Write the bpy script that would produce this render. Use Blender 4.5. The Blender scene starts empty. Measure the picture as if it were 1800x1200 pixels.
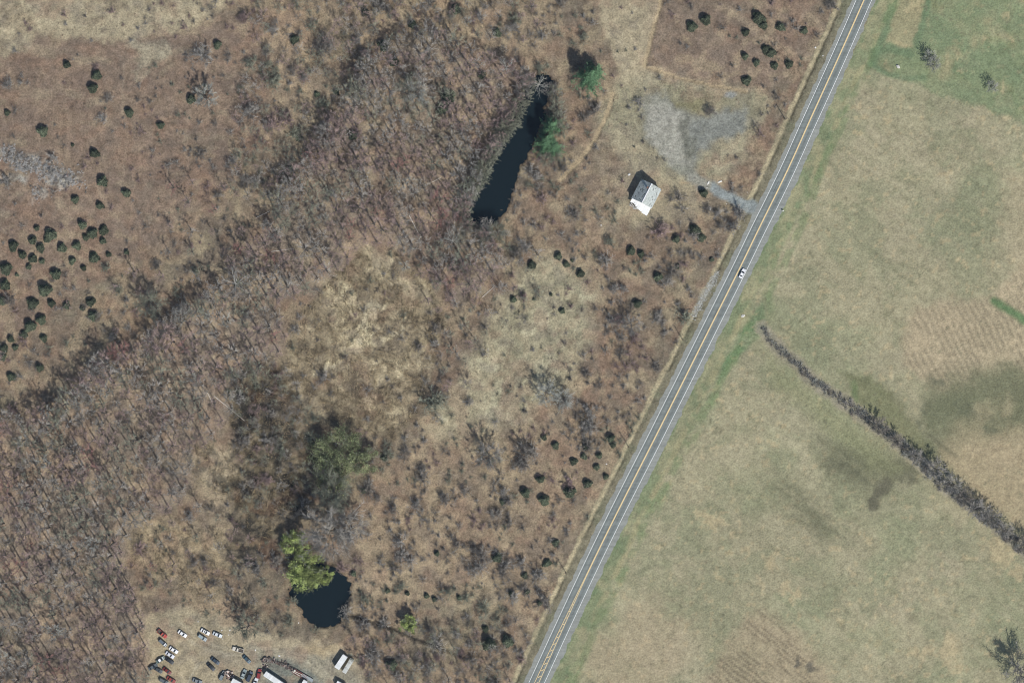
import bpy, math, random
import numpy as np
from mathutils import Vector

# ------------------------------------------------------------------ basics
SC = bpy.context.scene
COL = SC.collection
S = 0.28                                  # metres per photo pixel (1800 x 1200)
rnd = random.Random(11)
rng = np.random.default_rng(5)

def P(px, py):
    return ((px - 900) * S, (600 - py) * S)

# ------------------------------------------------------------------ camera, sun, sky, exposure
H_CAM = 1250.0
cam_d = bpy.data.cameras.new('camera')
cam = bpy.data.objects.new('camera', cam_d)
COL.objects.link(cam)
cam.location = (0, 0, H_CAM)
cam.rotation_euler = (0, 0, 0)
cam_d.sensor_width = 36
cam_d.lens = 36 * H_CAM / (1800 * S)
cam_d.clip_start = 10
cam_d.clip_end = 20000
SC.camera = cam

SUN_AZ, SUN_EL = math.radians(149), math.radians(47)
w = bpy.data.worlds.new('World'); SC.world = w; w.use_nodes = True
nt = w.node_tree
bg = nt.nodes['Background']
sky = nt.nodes.new('ShaderNodeTexSky')
sky.sky_type = 'NISHITA'; sky.sun_disc = False
sky.sun_elevation = SUN_EL; sky.sun_rotation = SUN_AZ
sky.altitude = 200
nt.links.new(sky.outputs[0], bg.inputs[0])
bg.inputs[1].default_value = 0.09
sd = bpy.data.lights.new('sun', 'SUN'); sun = bpy.data.objects.new('sun', sd); COL.objects.link(sun)
sd.energy = 4.15; sd.angle = math.radians(0.5); sd.color = (1.0, 0.975, 0.93)
tosun = Vector((math.sin(SUN_AZ) * math.cos(SUN_EL), math.cos(SUN_AZ) * math.cos(SUN_EL), math.sin(SUN_EL)))
sun.rotation_euler = (-tosun).to_track_quat('-Z', 'Y').to_euler()
sun.location = (200, -300, 400)
SC.view_settings.view_transform = 'Standard'
SC.view_settings.look = 'None'
SC.view_settings.exposure = 0.0
SC.view_settings.gamma = 1.0
SC.view_settings.use_curve_mapping = False
SC.cycles.max_bounces = 6
SC.cycles.filter_width = 1.0
SC.cycles.transparent_max_bounces = 4

# ------------------------------------------------------------------ colour helpers
KALB = np.array([0.80, 0.80, 0.80])       # sunlit look -> base colour
def lin(c):
    c = np.asarray(c, float) / 255.0
    return np.where(c <= 0.04045, c / 12.92, ((c + 0.055) / 1.055) ** 2.4)
def alb(r, g, b):
    return lin((r, g, b)) * KALB

# ------------------------------------------------------------------ noise
def vnoise(x, y, seed):
    r = np.random.default_rng(seed).random((256, 256))
    xi = np.floor(x).astype(int); yi = np.floor(y).astype(int)
    fx = x - xi; fy = y - yi
    fx = fx * fx * (3 - 2 * fx); fy = fy * fy * (3 - 2 * fy)
    a = r[xi & 255, yi & 255]; b = r[(xi + 1) & 255, yi & 255]
    c = r[xi & 255, (yi + 1) & 255]; d = r[(xi + 1) & 255, (yi + 1) & 255]
    return (a * (1 - fx) + b * fx) * (1 - fy) + (c * (1 - fx) + d * fx) * fy

def fbm(x, y, scale, octs=4, seed=1, gain=0.5):
    x = np.asarray(x, float) / scale; y = np.asarray(y, float) / scale
    t = 0; a = 1; n = 0
    for k in range(octs):
        t = t + a * vnoise(x * 2 ** k + 17.3 * k, y * 2 ** k + 5.1 * k, seed + 31 * k); n += a; a *= gain
    return t / n
def sstep(a, b, x):
    t = np.clip((x - a) / (b - a + 1e-9), 0, 1)
    return t * t * (3 - 2 * t)

# ------------------------------------------------------------------ ground grid, in photo pixel units
GS = 0.9 / S
gx = np.arange(-210, 2010 + GS, GS); gy = np.arange(-190, 1390 + GS, GS)
NX, NY = len(gx), len(gy)
GX, GY = np.meshgrid(gx, gy, indexing='xy')          # [NY, NX]
WX = (fbm(GX, GY, 40, 3, 101) - .5); WY = (fbm(GX, GY, 40, 3, 202) - .5)
FX = (fbm(GX, GY, 9, 2, 303) - .5); FY = (fbm(GX, GY, 9, 2, 404) - .5)

def poly_sd(pts, X, Y):
    """signed distance in pixels, positive inside"""
    pts = np.asarray(pts, float); n = len(pts)
    d = np.full(X.shape, 1e9); inside = np.zeros(X.shape, bool)
    for i in range(n):
        x0, y0 = pts[i]; x1, y1 = pts[(i + 1) % n]
        ex, ey = x1 - x0, y1 - y0
        L = ex * ex + ey * ey + 1e-9
        t = np.clip(((X - x0) * ex + (Y - y0) * ey) / L, 0, 1)
        d = np.minimum(d, (X - x0 - t * ex) ** 2 + (Y - y0 - t * ey) ** 2)
        if y0 != y1:
            c = ((y0 > Y) != (y1 > Y)) & (X < (x1 - x0) * (Y - y0) / (y1 - y0) + x0)
            inside ^= c
    d = np.sqrt(d)
    return np.where(inside, d, -d)
def line_d(pts, X, Y):
    d = np.full(X.shape, 1e9)
    for (x0, y0), (x1, y1) in zip(pts[:-1], pts[1:]):
        ex, ey = x1 - x0, y1 - y0
        t = np.clip(((X - x0) * ex + (Y - y0) * ey) / (ex * ex + ey * ey + 1e-9), 0, 1)
        d = np.minimum(d, (X - x0 - t * ex) ** 2 + (Y - y0 - t * ey) ** 2)
    return np.sqrt(d)
def poly(pts, feather=6, warp=12, fine=6):
    return sstep(-feather, feather, poly_sd(pts, GX + WX * warp * 2 + FX * fine * 2, GY + WY * warp * 2 + FY * fine * 2))
def stroke(pts, width, feather=2, warp=3, fine=1.5):
    d = line_d(pts, GX + WX * warp * 2 + FX * fine * 2, GY + WY * warp * 2 + FY * fine * 2)
    return 1 - sstep(width / 2 - feather, width / 2 + feather, d)
def blob(cx, cy, rx, ry=None, rot=0, warp=14, fine=8, power=1.0):
    ry = ry or rx
    X = GX + WX * warp * 2 + FX * fine * 2 - cx; Y = GY + WY * warp * 2 + FY * fine * 2 - cy
    a = math.radians(rot); u = (X * math.cos(a) + Y * math.sin(a)) / rx; v = (-X * math.sin(a) + Y * math.cos(a)) / ry
    return np.clip(1.25 - (u * u + v * v), 0, 1) ** power

# ------------------------------------------------------------------ layout, photo pixels
ROAD = [(1616, -220), (1568, -110), (1519, 0), (1475, 99), (1429, 200), (1384, 300), (1334, 402), (1299, 474), (1236, 600), (1161, 750), (1085, 900),
        (1036, 1000), (989, 1100), (943, 1200), (897, 1300), (852, 1400)]
def road_dense(step=3.0):
    pts = np.array(ROAD, float); out = []
    for i in range(len(pts) - 1):
        p0 = pts[max(i - 1, 0)]; p1 = pts[i]; p2 = pts[i + 1]; p3 = pts[min(i + 2, len(pts) - 1)]
        n = max(2, int(np.linalg.norm(p2 - p1) / step))
        for k in range(n):
            t = k / n
            out.append(.5 * ((2 * p1) + (-p0 + p2) * t + (2 * p0 - 5 * p1 + 4 * p2 - p3) * t * t + (-p0 + 3 * p1 - 3 * p2 + p3) * t ** 3))
    out.append(pts[-1])
    out = np.array(out)
    for _ in range(6):
        out[1:-1] = (out[:-2] + 2 * out[1:-1] + out[2:]) / 4
    return out
RD = road_dense()
ROAD_X = np.interp(GY, RD[:, 1], RD[:, 0])
COSR = 0.894
RDIST = (GX - ROAD_X) * COSR                # signed px across the road, + east

POND_N = [(972, 140), (958, 190), (953, 228), (936, 256), (930, 272), (911, 301), (903, 332), (895, 355), (888, 373), (871, 391), (861, 396),
          (844, 391), (828, 397), (818, 385), (824, 356), (835, 338), (850, 300), (868, 268), (876, 240), (890, 215), (905, 190), (918, 168), (936, 142), (955, 128)]
POND_S = [(506, 1024), (512, 1004), (534, 985), (575, 995), (605, 1005), (617, 1028), (610, 1065), (602, 1084), (588, 1099), (558, 1100),
          (540, 1092), (526, 1066), (510, 1044)]
CREEK = [(598, 1088), (612, 1084), (630, 1086), (655, 1095), (680, 1101), (705, 1110), (735, 1124), (765, 1136), (800, 1148), (835, 1162), (870, 1185), (900, 1220), (920, 1300)]
HEDGE = [(1338, 575), (1352, 592), (1375, 618), (1400, 640), (1425, 665), (1450, 686), (1490, 712), (1540, 747), (1570, 772), (1605, 800), (1640, 832), (1670, 862), (1705, 888), (1750, 925), (1800, 968), (1860, 1015), (1960, 1090)]

W_SW = [(-210, 760), (0, 745), (70, 735), (130, 690), (185, 620), (255, 585), (320, 545), (395, 500), (440, 505), (490, 555), (505, 600), (480, 640),
        (440, 690), (390, 740), (345, 800), (335, 860), (300, 890), (225, 930), (215, 1000), (240, 1050), (262, 1110), (275, 1180), (280, 1390), (-210, 1390)]
W_C = [(398, 455), (470, 405), (505, 330), (555, 255), (600, 190), (640, 120), (690, 75), (760, 55), (830, 80), (890, 105), (950, 150), (905, 205), (862, 290),
       (815, 390), (870, 420), (890, 465), (835, 505), (800, 545), (770, 500), (725, 440), (660, 425), (600, 465), (540, 520), (480, 530), (425, 520)]
MARSH = [(505, 610), (550, 520), (600, 470), (650, 438), (705, 445), (755, 500), (785, 560), (775, 610), (760, 660), (740, 710), (700, 770), (620, 765), (560, 740), (480, 690)]

# ------------------------------------------------------------------ ground cover colours
def lerp(c, col, m):
    m = m[..., None] if m.ndim == 2 else m
    return c * (1 - m) + np.asarray(col) * m
n1 = fbm(GX, GY, 110, 4, 7); n2 = fbm(GX + WX * 60, GY + WY * 60, 34, 4, 9); n3 = fbm(GX + FX * 20, GY + FY * 20, 11, 3, 13)
brown, tan, olive, rust, dun = alb(140, 116, 95), alb(170, 149, 116), alb(133, 124, 100), alb(156, 120, 92), alb(118, 104, 90)
C = np.tile(brown, (NY, NX, 1))
C = lerp(C, tan, sstep(.5, .72, n2) * .55)
C = lerp(C, olive, sstep(.52, .75, fbm(GX, GY, 60, 4, 21)) * .5)
C = lerp(C, rust, sstep(.5, .7, fbm(GX, GY, 45, 4, 23)) * .5)
C = lerp(C, dun, sstep(.5, .72, fbm(GX + FX * 14, GY + FY * 14, 16, 3, 25)) * .6)
G = np.full((NY, NX), .32)                 # grain strength for the material
REG = np.zeros((NY, NX), int)              # which piece of setting each cell belongs to
NAMES = ['scrubland', 'hay_field', 'marsh', 'gravel_pad', 'driveway', 'road_verge', 'dirt_yard', 'woodland_floor', 'dry_meadow', 'pond_bed', 'stream_bed', 'grassy_clearing']

# north-west field of weeds
m = poly([(-210, 90), (60, 70), (200, 78), (330, 60), (420, 30), (520, 60), (500, 200), (420, 300), (330, 380), (220, 470), (0, 600), (-210, 640)], 14, 16)
C = lerp(C, alb(142, 114, 96), m * .8)
C = lerp(C, alb(126, 104, 92), m * sstep(.45, .7, fbm(GX, GY * 2.2, 50, 4, 41)) * .55)
C = lerp(C, alb(160, 140, 112), m * sstep(.58, .75, fbm(GX, GY * 2.0, 36, 4, 43)) * .5)
# straw strip along the north-west edge
m = poly([(-210, -190), (420, -190), (405, 0), (375, 28), (335, 52), (260, 62), (190, 74), (120, 66), (62, 62), (48, 84), (20, 100), (-210, 110)], 8, 14)
C = lerp(C, alb(178, 161, 128), m * .85)
C = lerp(C, alb(146, 128, 104), m * sstep(.52, .72, fbm(GX, GY, 40, 4, 45)) * .8)
for (x, y, rx, ry) in [(85, 15, 22, 14), (155, 38, 26, 12), (20, 22, 30, 26), (210, 15, 18, 12)]:
    C = lerp(C, alb(139, 121, 98), blob(x, y, rx, ry) * .7)
C = lerp(C, alb(184, 164, 130), stroke([(183, 74), (190, 56), (250, 44), (330, 48)], 6) * .6)
for pts in [[(218, 110), (216, 170), (222, 240), (215, 330)], [(355, 70), (364, 120), (345, 160), (330, 210), (325, 270)], [(110, 330), (170, 330), (222, 410)]]:
    C = lerp(C, alb(166, 142, 118), stroke(pts, 4, 2, 5) * .5)
# pale bleached patch
for (x, y, rx, ry, rot) in [(30, 280, 40, 18, 15), (85, 300, 48, 22, 25), (120, 318, 30, 18, 0), (65, 335, 22, 14, 60), (20, 308, 40, 6, 5)]:
    b = blob(x, y, rx, ry, rot)
    C = lerp(C, alb(176, 170, 162), b * .8 * sstep(.36, .55, n3)); C = lerp(C, alb(104, 98, 96), b * sstep(.5, .38, n3) * .7)
for (x, y, rx, ry) in [(262, 95, 20, 26), (250, 130, 16, 14), (285, 90, 12, 20), (235, 78, 20, 10)]:
    C = lerp(C, alb(168, 156, 130), blob(x, y, rx, ry) * .7)
# northern clearing between brush and corner
m = poly([(1050, -190), (1054, 40), (1072, 85), (1088, 120), (1098, 150), (1128, 140), (1138, 100), (1148, 40), (1166, -10), (1200, -190)], 4, 5, 3)
C = lerp(C, alb(174, 156, 124), m * .9); REG[m > .5] = 11
m = poly([(1080, 140), (1140, 125), (1215, 148), (1310, 160), (1350, 175), (1345, 215), (1310, 250), (1290, 300), (1245, 330), (1180, 330), (1120, 310), (1075, 260), (1050, 215)], 12, 12)
C = lerp(C, alb(170, 155, 124), m * .95)
C = lerp(C, alb(146, 140, 108), m * sstep(.5, .7, n2) * .5)
m = poly([(1165, 145), (1260, 165), (1345, 172), (1340, 200), (1260, 205), (1180, 190)], 8, 10)
C = lerp(C, alb(146, 138, 106), m * .8)
m = poly([(1150, 300), (1240, 320), (1250, 360), (1180, 400), (1080, 400), (1090, 300)], 18, 14)
C = lerp(C, alb(170, 154, 122), m * .75)
m = poly([(1140, 10), (1420, -60), (1440, 60), (1390, 150), (1310, 150), (1210, 140), (1142, 110)], 12, 10)
C = lerp(C, alb(142, 116, 100), m * .6)
C = lerp(C, alb(172, 148, 118), stroke([(1260, 8), (1300, 30), (1350, 70), (1420, 110)], 10, 5) * .5)
# dry meadow mid
m = poly([(745, 770), (800, 690), (850, 580), (900, 500), (950, 450), (1010, 440), (1040, 500), (1035, 580), (1010, 650), (950, 720), (900, 760), (820, 790)], 22, 20)
C = lerp(C, alb(172, 160, 126), m * .9); C = lerp(C, alb(194, 182, 146), m * sstep(.52, .68, n2) * .7); C = lerp(C, alb(122, 116, 92), m * sstep(.55, .72, n3) * .6)
REG[m > .5] = 8
C = lerp(C, alb(136, 128, 98), stroke([(880, 660), (915, 600), (900, 560), (940, 520)], 16, 10) * .5)
C = lerp(C, alb(184, 168, 132), stroke([(740, 730), (790, 690), (850, 640), (900, 600)], 9, 5) * .5)
# southern scrub, warmer
m = poly([(650, 880), (760, 760), (960, 740), (1080, 760), (1000, 930), (920, 1100), (870, 1250), (600, 1250), (620, 1120), (640, 1000)], 30, 22)
C = lerp(C, alb(160, 132, 104), m * .5); C = lerp(C, alb(176, 148, 114), m * sstep(.54, .7, n2) * .6)
C = lerp(C, alb(128, 122, 98), poly([(720, 1050), (900, 1040), (880, 1160), (720, 1180)], 25) * .5)
# woodland floors
for pts, nm in ((W_SW, 7), (W_C, 7)):
    m = poly(pts, 10, 12)
    C = lerp(C, alb(152, 131, 113), m * .8)
    C = lerp(C, alb(178, 145, 116), m * sstep(.5, .68, n2) * .7)
    C = lerp(C, alb(136, 118, 104), m * sstep(.5, .7, n3) * .5)
    REG[m > .5] = nm
m = poly([(440, -100), (960, -100), (960, 110), (800, 70), (680, 80), (600, 190), (540, 280), (470, 240), (480, 110)], 20)
C = lerp(C, alb(166, 142, 112), m * .6); C = lerp(C, alb(182, 150, 114), m * sstep(.54, .68, n2) * .7)
# reed marsh
m = poly(MARSH, 8, 14)
C = lerp(C, alb(164, 144, 112), m * .85); C = lerp(C, alb(124, 108, 86), m * sstep(.44, .6, n3) * .75); C = lerp(C, alb(204, 182, 142), m * sstep(.52, .68, n2) * .8)
REG[m > .5] = 2
for (x, y, rx, ry, rot) in [(640, 590, 45, 14, -60), (575, 650, 22, 10, 20), (660, 545, 14, 24, 30), (645, 600, 16, 10, 0), (600, 500, 8, 14, 40), (690, 580, 30, 10, -20), (590, 640, 14, 6, 0)]:
    C = lerp(C, alb(218, 198, 156), blob(x, y, rx, ry, rot, 20) * .85)
m = poly([(480, 640), (560, 650), (640, 640), (760, 660), (740, 740), (690, 790), (560, 770), (440, 800), (400, 740), (440, 680)], 18, 20)
C = lerp(C, alb(118, 100, 80), m * sstep(.36, .6, n3) * .75)
m = poly([(330, 790), (400, 770), (480, 800), (540, 840), (510, 900), (460, 960), (420, 900), (350, 860)], 14, 18)
C = lerp(C, alb(182, 160, 128), m * .7); C = lerp(C, alb(96, 88, 76), m * sstep(.45, .6, n3) * .8); REG[m > .5] = 2
m = poly([(235, 930), (300, 900), (390, 930), (420, 1000), (380, 1060), (300, 1050), (230, 1000)], 14, 18)
C = lerp(C, alb(178, 152, 114), m * .7); C = lerp(C, alb(112, 100, 84), m * sstep(.5, .64, n3) * .6)
m = poly([(400, 900), (500, 930), (500, 1040), (540, 1110), (450, 1120), (390, 1040)], 18)
C = lerp(C, alb(138, 122, 98), m * .6); C = lerp(C, alb(92, 84, 74), m * sstep(.48, .62, n3) * .6)
for pts in ([(418, 640), (490, 630), (505, 750), (560, 770), (580, 870), (530, 905), (440, 905), (402, 860), (430, 800), (404, 740)], [(424, 660), (448, 640), (478, 670), (482, 730), (455, 760), (420, 750)], [(520, 790), (560, 770), (570, 830), (545, 880), (520, 860)], [(395, 850), (440, 855), (450, 890), (415, 900)], [(400, 900), (470, 900), (500, 960), (470, 1000), (410, 990)]):
    m = poly(pts, 10, 14); C = lerp(C, alb(90, 83, 73), m * .6); C = lerp(C, alb(52, 48, 44), m * sstep(.38, .54, n3) * .8)
# ochre fringe of the yard and the dirt yard itself
m = poly([(255, 1090), (320, 1065), (400, 1085), (470, 1110), (560, 1125), (620, 1150), (650, 1200), (660, 1400), (240, 1400), (262, 1150)], 8, 10)
C = lerp(C, alb(166, 150, 124), m * .85); C = lerp(C, alb(184, 162, 126), m * sstep(.52, .68, n2) * .5); REG[m > .5] = 6
C = lerp(C, alb(178, 156, 118), m * sstep(440, 330, GX) * .5)
C = lerp(C, alb(150, 136, 110), poly([(270, 1080), (370, 1070), (420, 1100), (380, 1105), (300, 1110)], 10) * .7)
m = poly([(425, 1132), (480, 1140), (600, 1150), (640, 1200), (640, 1400), (440, 1400), (452, 1180)], 6, 6)
C = lerp(C, alb(150, 141, 122), m * .85)
for pts in [[(300, 1100), (340, 1130), (400, 1150), (470, 1148), (540, 1160), (575, 1190)], [(318, 1096), (352, 1124), (404, 1140), (474, 1138), (548, 1152), (590, 1195)], [(330, 1200), (350, 1165), (400, 1150)], [(560, 1240), (572, 1190), (582, 1150), (560, 1130)], [(600, 1240), (588, 1200), (578, 1160)]]:
    C = lerp(C, alb(184, 170, 144), stroke(pts, 5, 2, 3) * .55); C = lerp(C, alb(116, 106, 90), stroke([(x + 4, y - 3) for x, y in pts], 2.5, 1.2, 3) * .45)
m = poly([(472, 1152), (505, 1158), (548, 1180), (572, 1205), (590, 1260), (480, 1260), (466, 1185)], 4, 5)
C = lerp(C, alb(128, 131, 123), m * .97)
for pts in [[(560, 1200), (565, 1180), (560, 1170)], [(575, 1200), (582, 1175), (578, 1160)], [(590, 1210), (590, 1180)], [(545, 1160), (500, 1150), (450, 1145)]]:
    C = lerp(C, alb(186, 172, 142), stroke(pts, 4, 2, 3) * .6)
C = lerp(C, alb(178, 150, 108), blob(560, 1135, 40, 12, 10) * .7)
# east of the road: hay field
m = sstep(14, 26, RDIST)
FIELD = RDIST > 16
mf = sstep(16, 20, RDIST + FX * 5)
hay = np.tile(alb(168, 161, 131), (NY, NX, 1))
hay = lerp(hay, alb(153, 154, 122), sstep(.45, .68, fbm(GX, GY, 120, 5, 61)) * .9)
hay = lerp(hay, alb(178, 168, 140), sstep(.52, .72, fbm(GX + 40, GY, 90, 5, 63)) * .5)
hay = lerp(hay, alb(142, 142, 112), sstep(.56, .74, fbm(GX, GY, 26, 4, 65)) * .45)
hay = lerp(hay, alb(128, 124, 98), sstep(.70, .78, fbm(GX + WX * 40, GY + WY * 30, 12, 3, 67)) * .5)
ang = math.radians(37)
U = GX * math.cos(ang) + GY * math.sin(ang); V = -GX * math.sin(ang) + GY * math.cos(ang)
swath = fbm(U, V * 9, 70, 3, 69)
hay = lerp(hay, alb(176, 168, 138), sstep(.52, .7, swath) * .35)
hay = lerp(hay, alb(138, 138, 108), sstep(.56, .75, fbm(U, V * 11, 60, 3, 71)) * .35)
green = alb(130, 143, 108); dgreen = alb(110, 130, 98)
m = poly([(1546, -190), (1900, -190), (2010, -190), (2010, 240), (1800, 215), (1740, 190), (1690, 176), (1640, 158), (1600, 138), (1565, 132), (1540, 118), (1528, 95), (1548, 60)], 7, 8)
hay = lerp(hay, alb(140, 147, 108), m * .85)
hay = lerp(hay, green, m * sstep(.45, .66, fbm(GX, GY, 46, 4, 73)) * .9)
hay = lerp(hay, alb(168, 158, 124), m * sstep(.55, .7, fbm(GX, GY, 50, 4, 75)) * .8)
m2 = poly([(1578, -60), (1632, -60), (1620, 30), (1606, 84), (1582, 86), (1560, 70), (1572, 20)], 4, 4)
hay = lerp(hay, alb(176, 164, 128), m2 * .9)
for pts, wd in [([(1575, -20), (1560, 30), (1548, 75), (1535, 110)], 13), ([(1636, -20), (1624, 40), (1610, 80)], 11), ([(1540, 90), (1565, 84), (1600, 95)], 14), ([(1530, 112), (1558, 128), (1590, 138), (1625, 136)], 9)]:
    hay = lerp(hay, dgreen, stroke(pts, wd, 4, 3) * .75)
for (x, y, r) in [(1555, 100, 18), (1668, 66, 20), (1775, 40, 30), (1765, 180, 30), (1700, 120, 30), (1790, 130, 26), (1720, 20, 22)]:
    hay = lerp(hay, dgreen, blob(x, y, r, r * .8) * .5)
# green wedge beside the road, field corner at the hedge
m = poly([(1312, 560), (1340, 530), (1350, 575), (1335, 598), (1300, 625), (1278, 655), (1262, 680), (1270, 640), (1292, 600)], 5, 4, 3)
hay = lerp(hay, alb(104, 132, 92), m * .85)
bar = poly([(1365, 560), (1352, 500), (1372, 430), (1395, 380), (1360, 440), (1340, 520), (1345, 560)], 5, 3)
hay = lerp(hay, alb(142, 146, 108), bar * .6)
gl = stroke([(1352, 545), (1352, 490), (1375, 425), (1400, 370), (1430, 320), (1460, 255), (1490, 190), (1520, 125), (1545, 60)], 11, 4, 4)
hay = lerp(hay, alb(118, 136, 96), gl * .6 * sstep(.36, .58, fbm(GX, GY, 22, 3, 231)))
gl = stroke([(1300, 620), (1270, 675), (1235, 735), (1180, 845), (1110, 980), (1060, 1090), (1010, 1200)], 12, 5, 4)
hay = lerp(hay, alb(126, 142, 100), gl * .55 * sstep(.36, .58, fbm(GX, GY, 22, 3, 233)))
mt = fbm(GX + WX * 50, GY + WY * 50, 55, 5, 241, .62)
hay = lerp(hay, alb(140, 144, 114), sstep(.5, .36, mt) * .4); hay = lerp(hay, alb(180, 173, 142), sstep(.54, .68, mt) * .35)
hay = lerp(hay, alb(196, 178, 140), sstep(.66, .76, fbm(GX, GY, 9, 3, 243)) * .5)
rows = .5 + .5 * np.sin((V + WX * 5) * 2 * math.pi / 7.5)
hay = hay * (1 - (rows * sstep(.42, .62, fbm(U, V * 2, 90, 4, 245)) * .10)[..., None])
ne = poly([(1546, -190), (2010, -190), (2010, 240), (1800, 215), (1740, 190), (1690, 176), (1640, 158), (1600, 138), (1565, 132), (1540, 118), (1528, 95), (1548, 60)], 7, 8) * (1 - m2)
hay = lerp(hay, alb(132, 145, 111), ne * sstep(.36, .6, fbm(GX, GY, 40, 4, 251)) * .65)
for pts, wd in [([(1575, -20), (1560, 30), (1548, 75), (1535, 110)], 13), ([(1636, -20), (1624, 40), (1610, 80)], 11), ([(1540, 90), (1565, 84), (1600, 95)], 14), ([(1530, 112), (1558, 128), (1590, 138), (1625, 136)], 9)]:
    hay = lerp(hay, alb(110, 130, 98), stroke(pts, wd, 4, 3) * .5)
# mottled roadside verge, east
vm = (1 - sstep(38, 56, RDIST + WX * 22)) * sstep(16, 20, RDIST)
hay = lerp(hay, alb(138, 144, 110), vm * .7)
hay = lerp(hay, alb(118, 134, 100), vm * sstep(.5, .68, fbm(GX, GY, 20, 4, 77)) * .7)
hay = lerp(hay, alb(168, 162, 126), vm * sstep(.54, .7, fbm(GX, GY, 16, 4, 79)) * .6)
hay = lerp(hay, alb(174, 166, 132), vm * (np.abs(RDIST - 33 - WX * 8) < 7) * .35)
e1 = (1 - sstep(9, 13, np.abs(RDIST - 31 - WX * 10))) * sstep(.38, .6, fbm(GX, GY, 34, 3, 177))
hay = lerp(hay, alb(114, 132, 98), e1 * sstep(-50, 200, GY) * .6)
e2 = (1 - sstep(5, 9, np.abs(RDIST - 52 - 16 * sstep(1000, 300, GY) * sstep(500, 700, GY + 250) - WX * 8)))
hay = lerp(hay, alb(116, 136, 94), e2 * sstep(.35, .55, fbm(GX, GY, 24, 3, 179)) * .45)
hay = lerp(hay, alb(176, 166, 128), (1 - sstep(3, 7, np.abs(RDIST - 43 - WX * 8))) * sstep(.4, .6, fbm(GX, GY, 18, 3, 181)) * .5)
# corn stubble, dark damp patches, bare bits
m = poly([(1612, 545), (1650, 525), (1740, 530), (1800, 470), (2010, 420), (2010, 700), (1800, 690), (1720, 690), (1650, 690), (1600, 650), (1590, 600)], 12, 14)
hay = lerp(hay, alb(188, 171, 141), m * .8)
strp = .5 + .5 * np.sin((GX * math.cos(math.radians(-28)) + GY * math.sin(math.radians(-28)) + WX * 10) * 2 * math.pi / 10.5)
hay = lerp(hay, alb(146, 136, 112), m * strp * sstep(.3, .5, fbm(GX, GY, 30, 3, 81)) * .8)
m = poly([(1740, 690), (1800, 690), (2010, 800), (2010, 1000), (1800, 940), (1720, 870), (1640, 800), (1660, 760), (1680, 735)], 12, 12)
hay = lerp(hay, alb(182, 164, 132), m * .7)
m = poly([(1760, 300), (2010, 250), (2010, 460), (1790, 500), (1770, 420)], 20, 20)
hay = lerp(hay, alb(180, 166, 136), m * .6)
dk = alb(118, 121, 92)
m = poly([(1475, 650), (1530, 660), (1565, 690), (1600, 740), (1640, 780), (1650, 800), (1620, 810), (1570, 760), (1520, 720), (1490, 690)], 10, 12)
hay = lerp(hay, alb(122, 124, 92), m * .8); hay = lerp(hay, alb(108, 128, 86), blob(1500, 690, 18, 12, 40) * .6)
m = poly([(1640, 670), (1680, 668), (1740, 650), (1830, 640), (1990, 690), (1900, 760), (1790, 740), (1740, 755), (1690, 730), (1665, 760), (1640, 805), (1612, 800), (1620, 740)], 20, 22)
hay = lerp(hay, alb(112, 114, 88), m * .85 * sstep(.2, .5, fbm(GX, GY, 40, 4, 281)))
hay = lerp(hay, alb(92, 96, 80), (blob(1650, 672, 14, 8, 0) + blob(1627, 722, 8, 12, 0) + blob(1614, 746, 8, 6, 30) + blob(1742, 748, 14, 8, 40) + blob(1700, 715, 26, 8, 40)).clip(0, 1) * .6)
hay = lerp(hay, alb(120, 122, 96), (poly([(1600, 730), (1680, 655), (1760, 640), (1850, 650), (1990, 700), (1850, 770), (1730, 760), (1650, 810)], 34, 20) * .5))
hay = lerp(hay, alb(128, 127, 101), (poly([(1420, 750), (1520, 770), (1630, 815), (1640, 850), (1540, 910), (1460, 850)], 34, 22) + poly([(1330, 800), (1400, 830), (1490, 930), (1420, 945), (1350, 880)], 30, 20) * .7) * .5)
m = stroke([(1635, 765), (1660, 785), (1680, 800)], 7, 3); hay = lerp(hay, alb(104, 102, 82), m * .6)
m = stroke([(1748, 530), (1775, 545), (1810, 570), (1900, 620)], 14, 5); hay = lerp(hay, alb(88, 122, 80), m * .85)
m = poly([(1440, 770), (1500, 790), (1560, 800), (1610, 825), (1620, 840), (1570, 850), (1545, 880), (1530, 885), (1530, 855), (1500, 840), (1450, 820)], 20, 14)
hay = lerp(hay, alb(122, 121, 96), m * .75); hay = lerp(hay, alb(104, 104, 84), m * sstep(.45, .62, fbm(U, V * 4, 40, 4, 247)) * .7)
hay = lerp(hay, alb(100, 97, 82), (blob(1578, 826, 44, 24, 15) + blob(1550, 855, 16, 30, 30) + blob(1535, 884, 12, 14)).clip(0, 1) * .75)
m = poly([(1345, 820), (1380, 830), (1420, 880), (1480, 920), (1500, 950), (1440, 940), (1390, 900), (1350, 860)], 16, 14)
hay = lerp(hay, alb(112, 114, 90), m * .6 * sstep(.4, .6, fbm(U, V * 3, 50, 4, 249)))
m = poly([(1335, 610), (1420, 680), (1520, 760), (1600, 830), (1560, 850), (1460, 760), (1360, 680)], 18, 14)
hay = lerp(hay, alb(142, 144, 108), m * .6)
for (x, y, rx, ry, rot) in [(1235, 915, 24, 16, 40), (1290, 930, 14, 8, 30), (1355, 995, 14, 20, -30), (1385, 1040, 24, 10, 35), (1750, 975, 34, 16, 25), (1790, 1005, 16, 18, 0), (1670, 1145, 24, 30, 20), (1620, 1150, 20, 12, 0), (1690, 1180, 18, 14, 0)]:
    hay = lerp(hay, alb(190, 174, 138), blob(x, y, rx, ry, rot, 26, 16) * .7)
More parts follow.
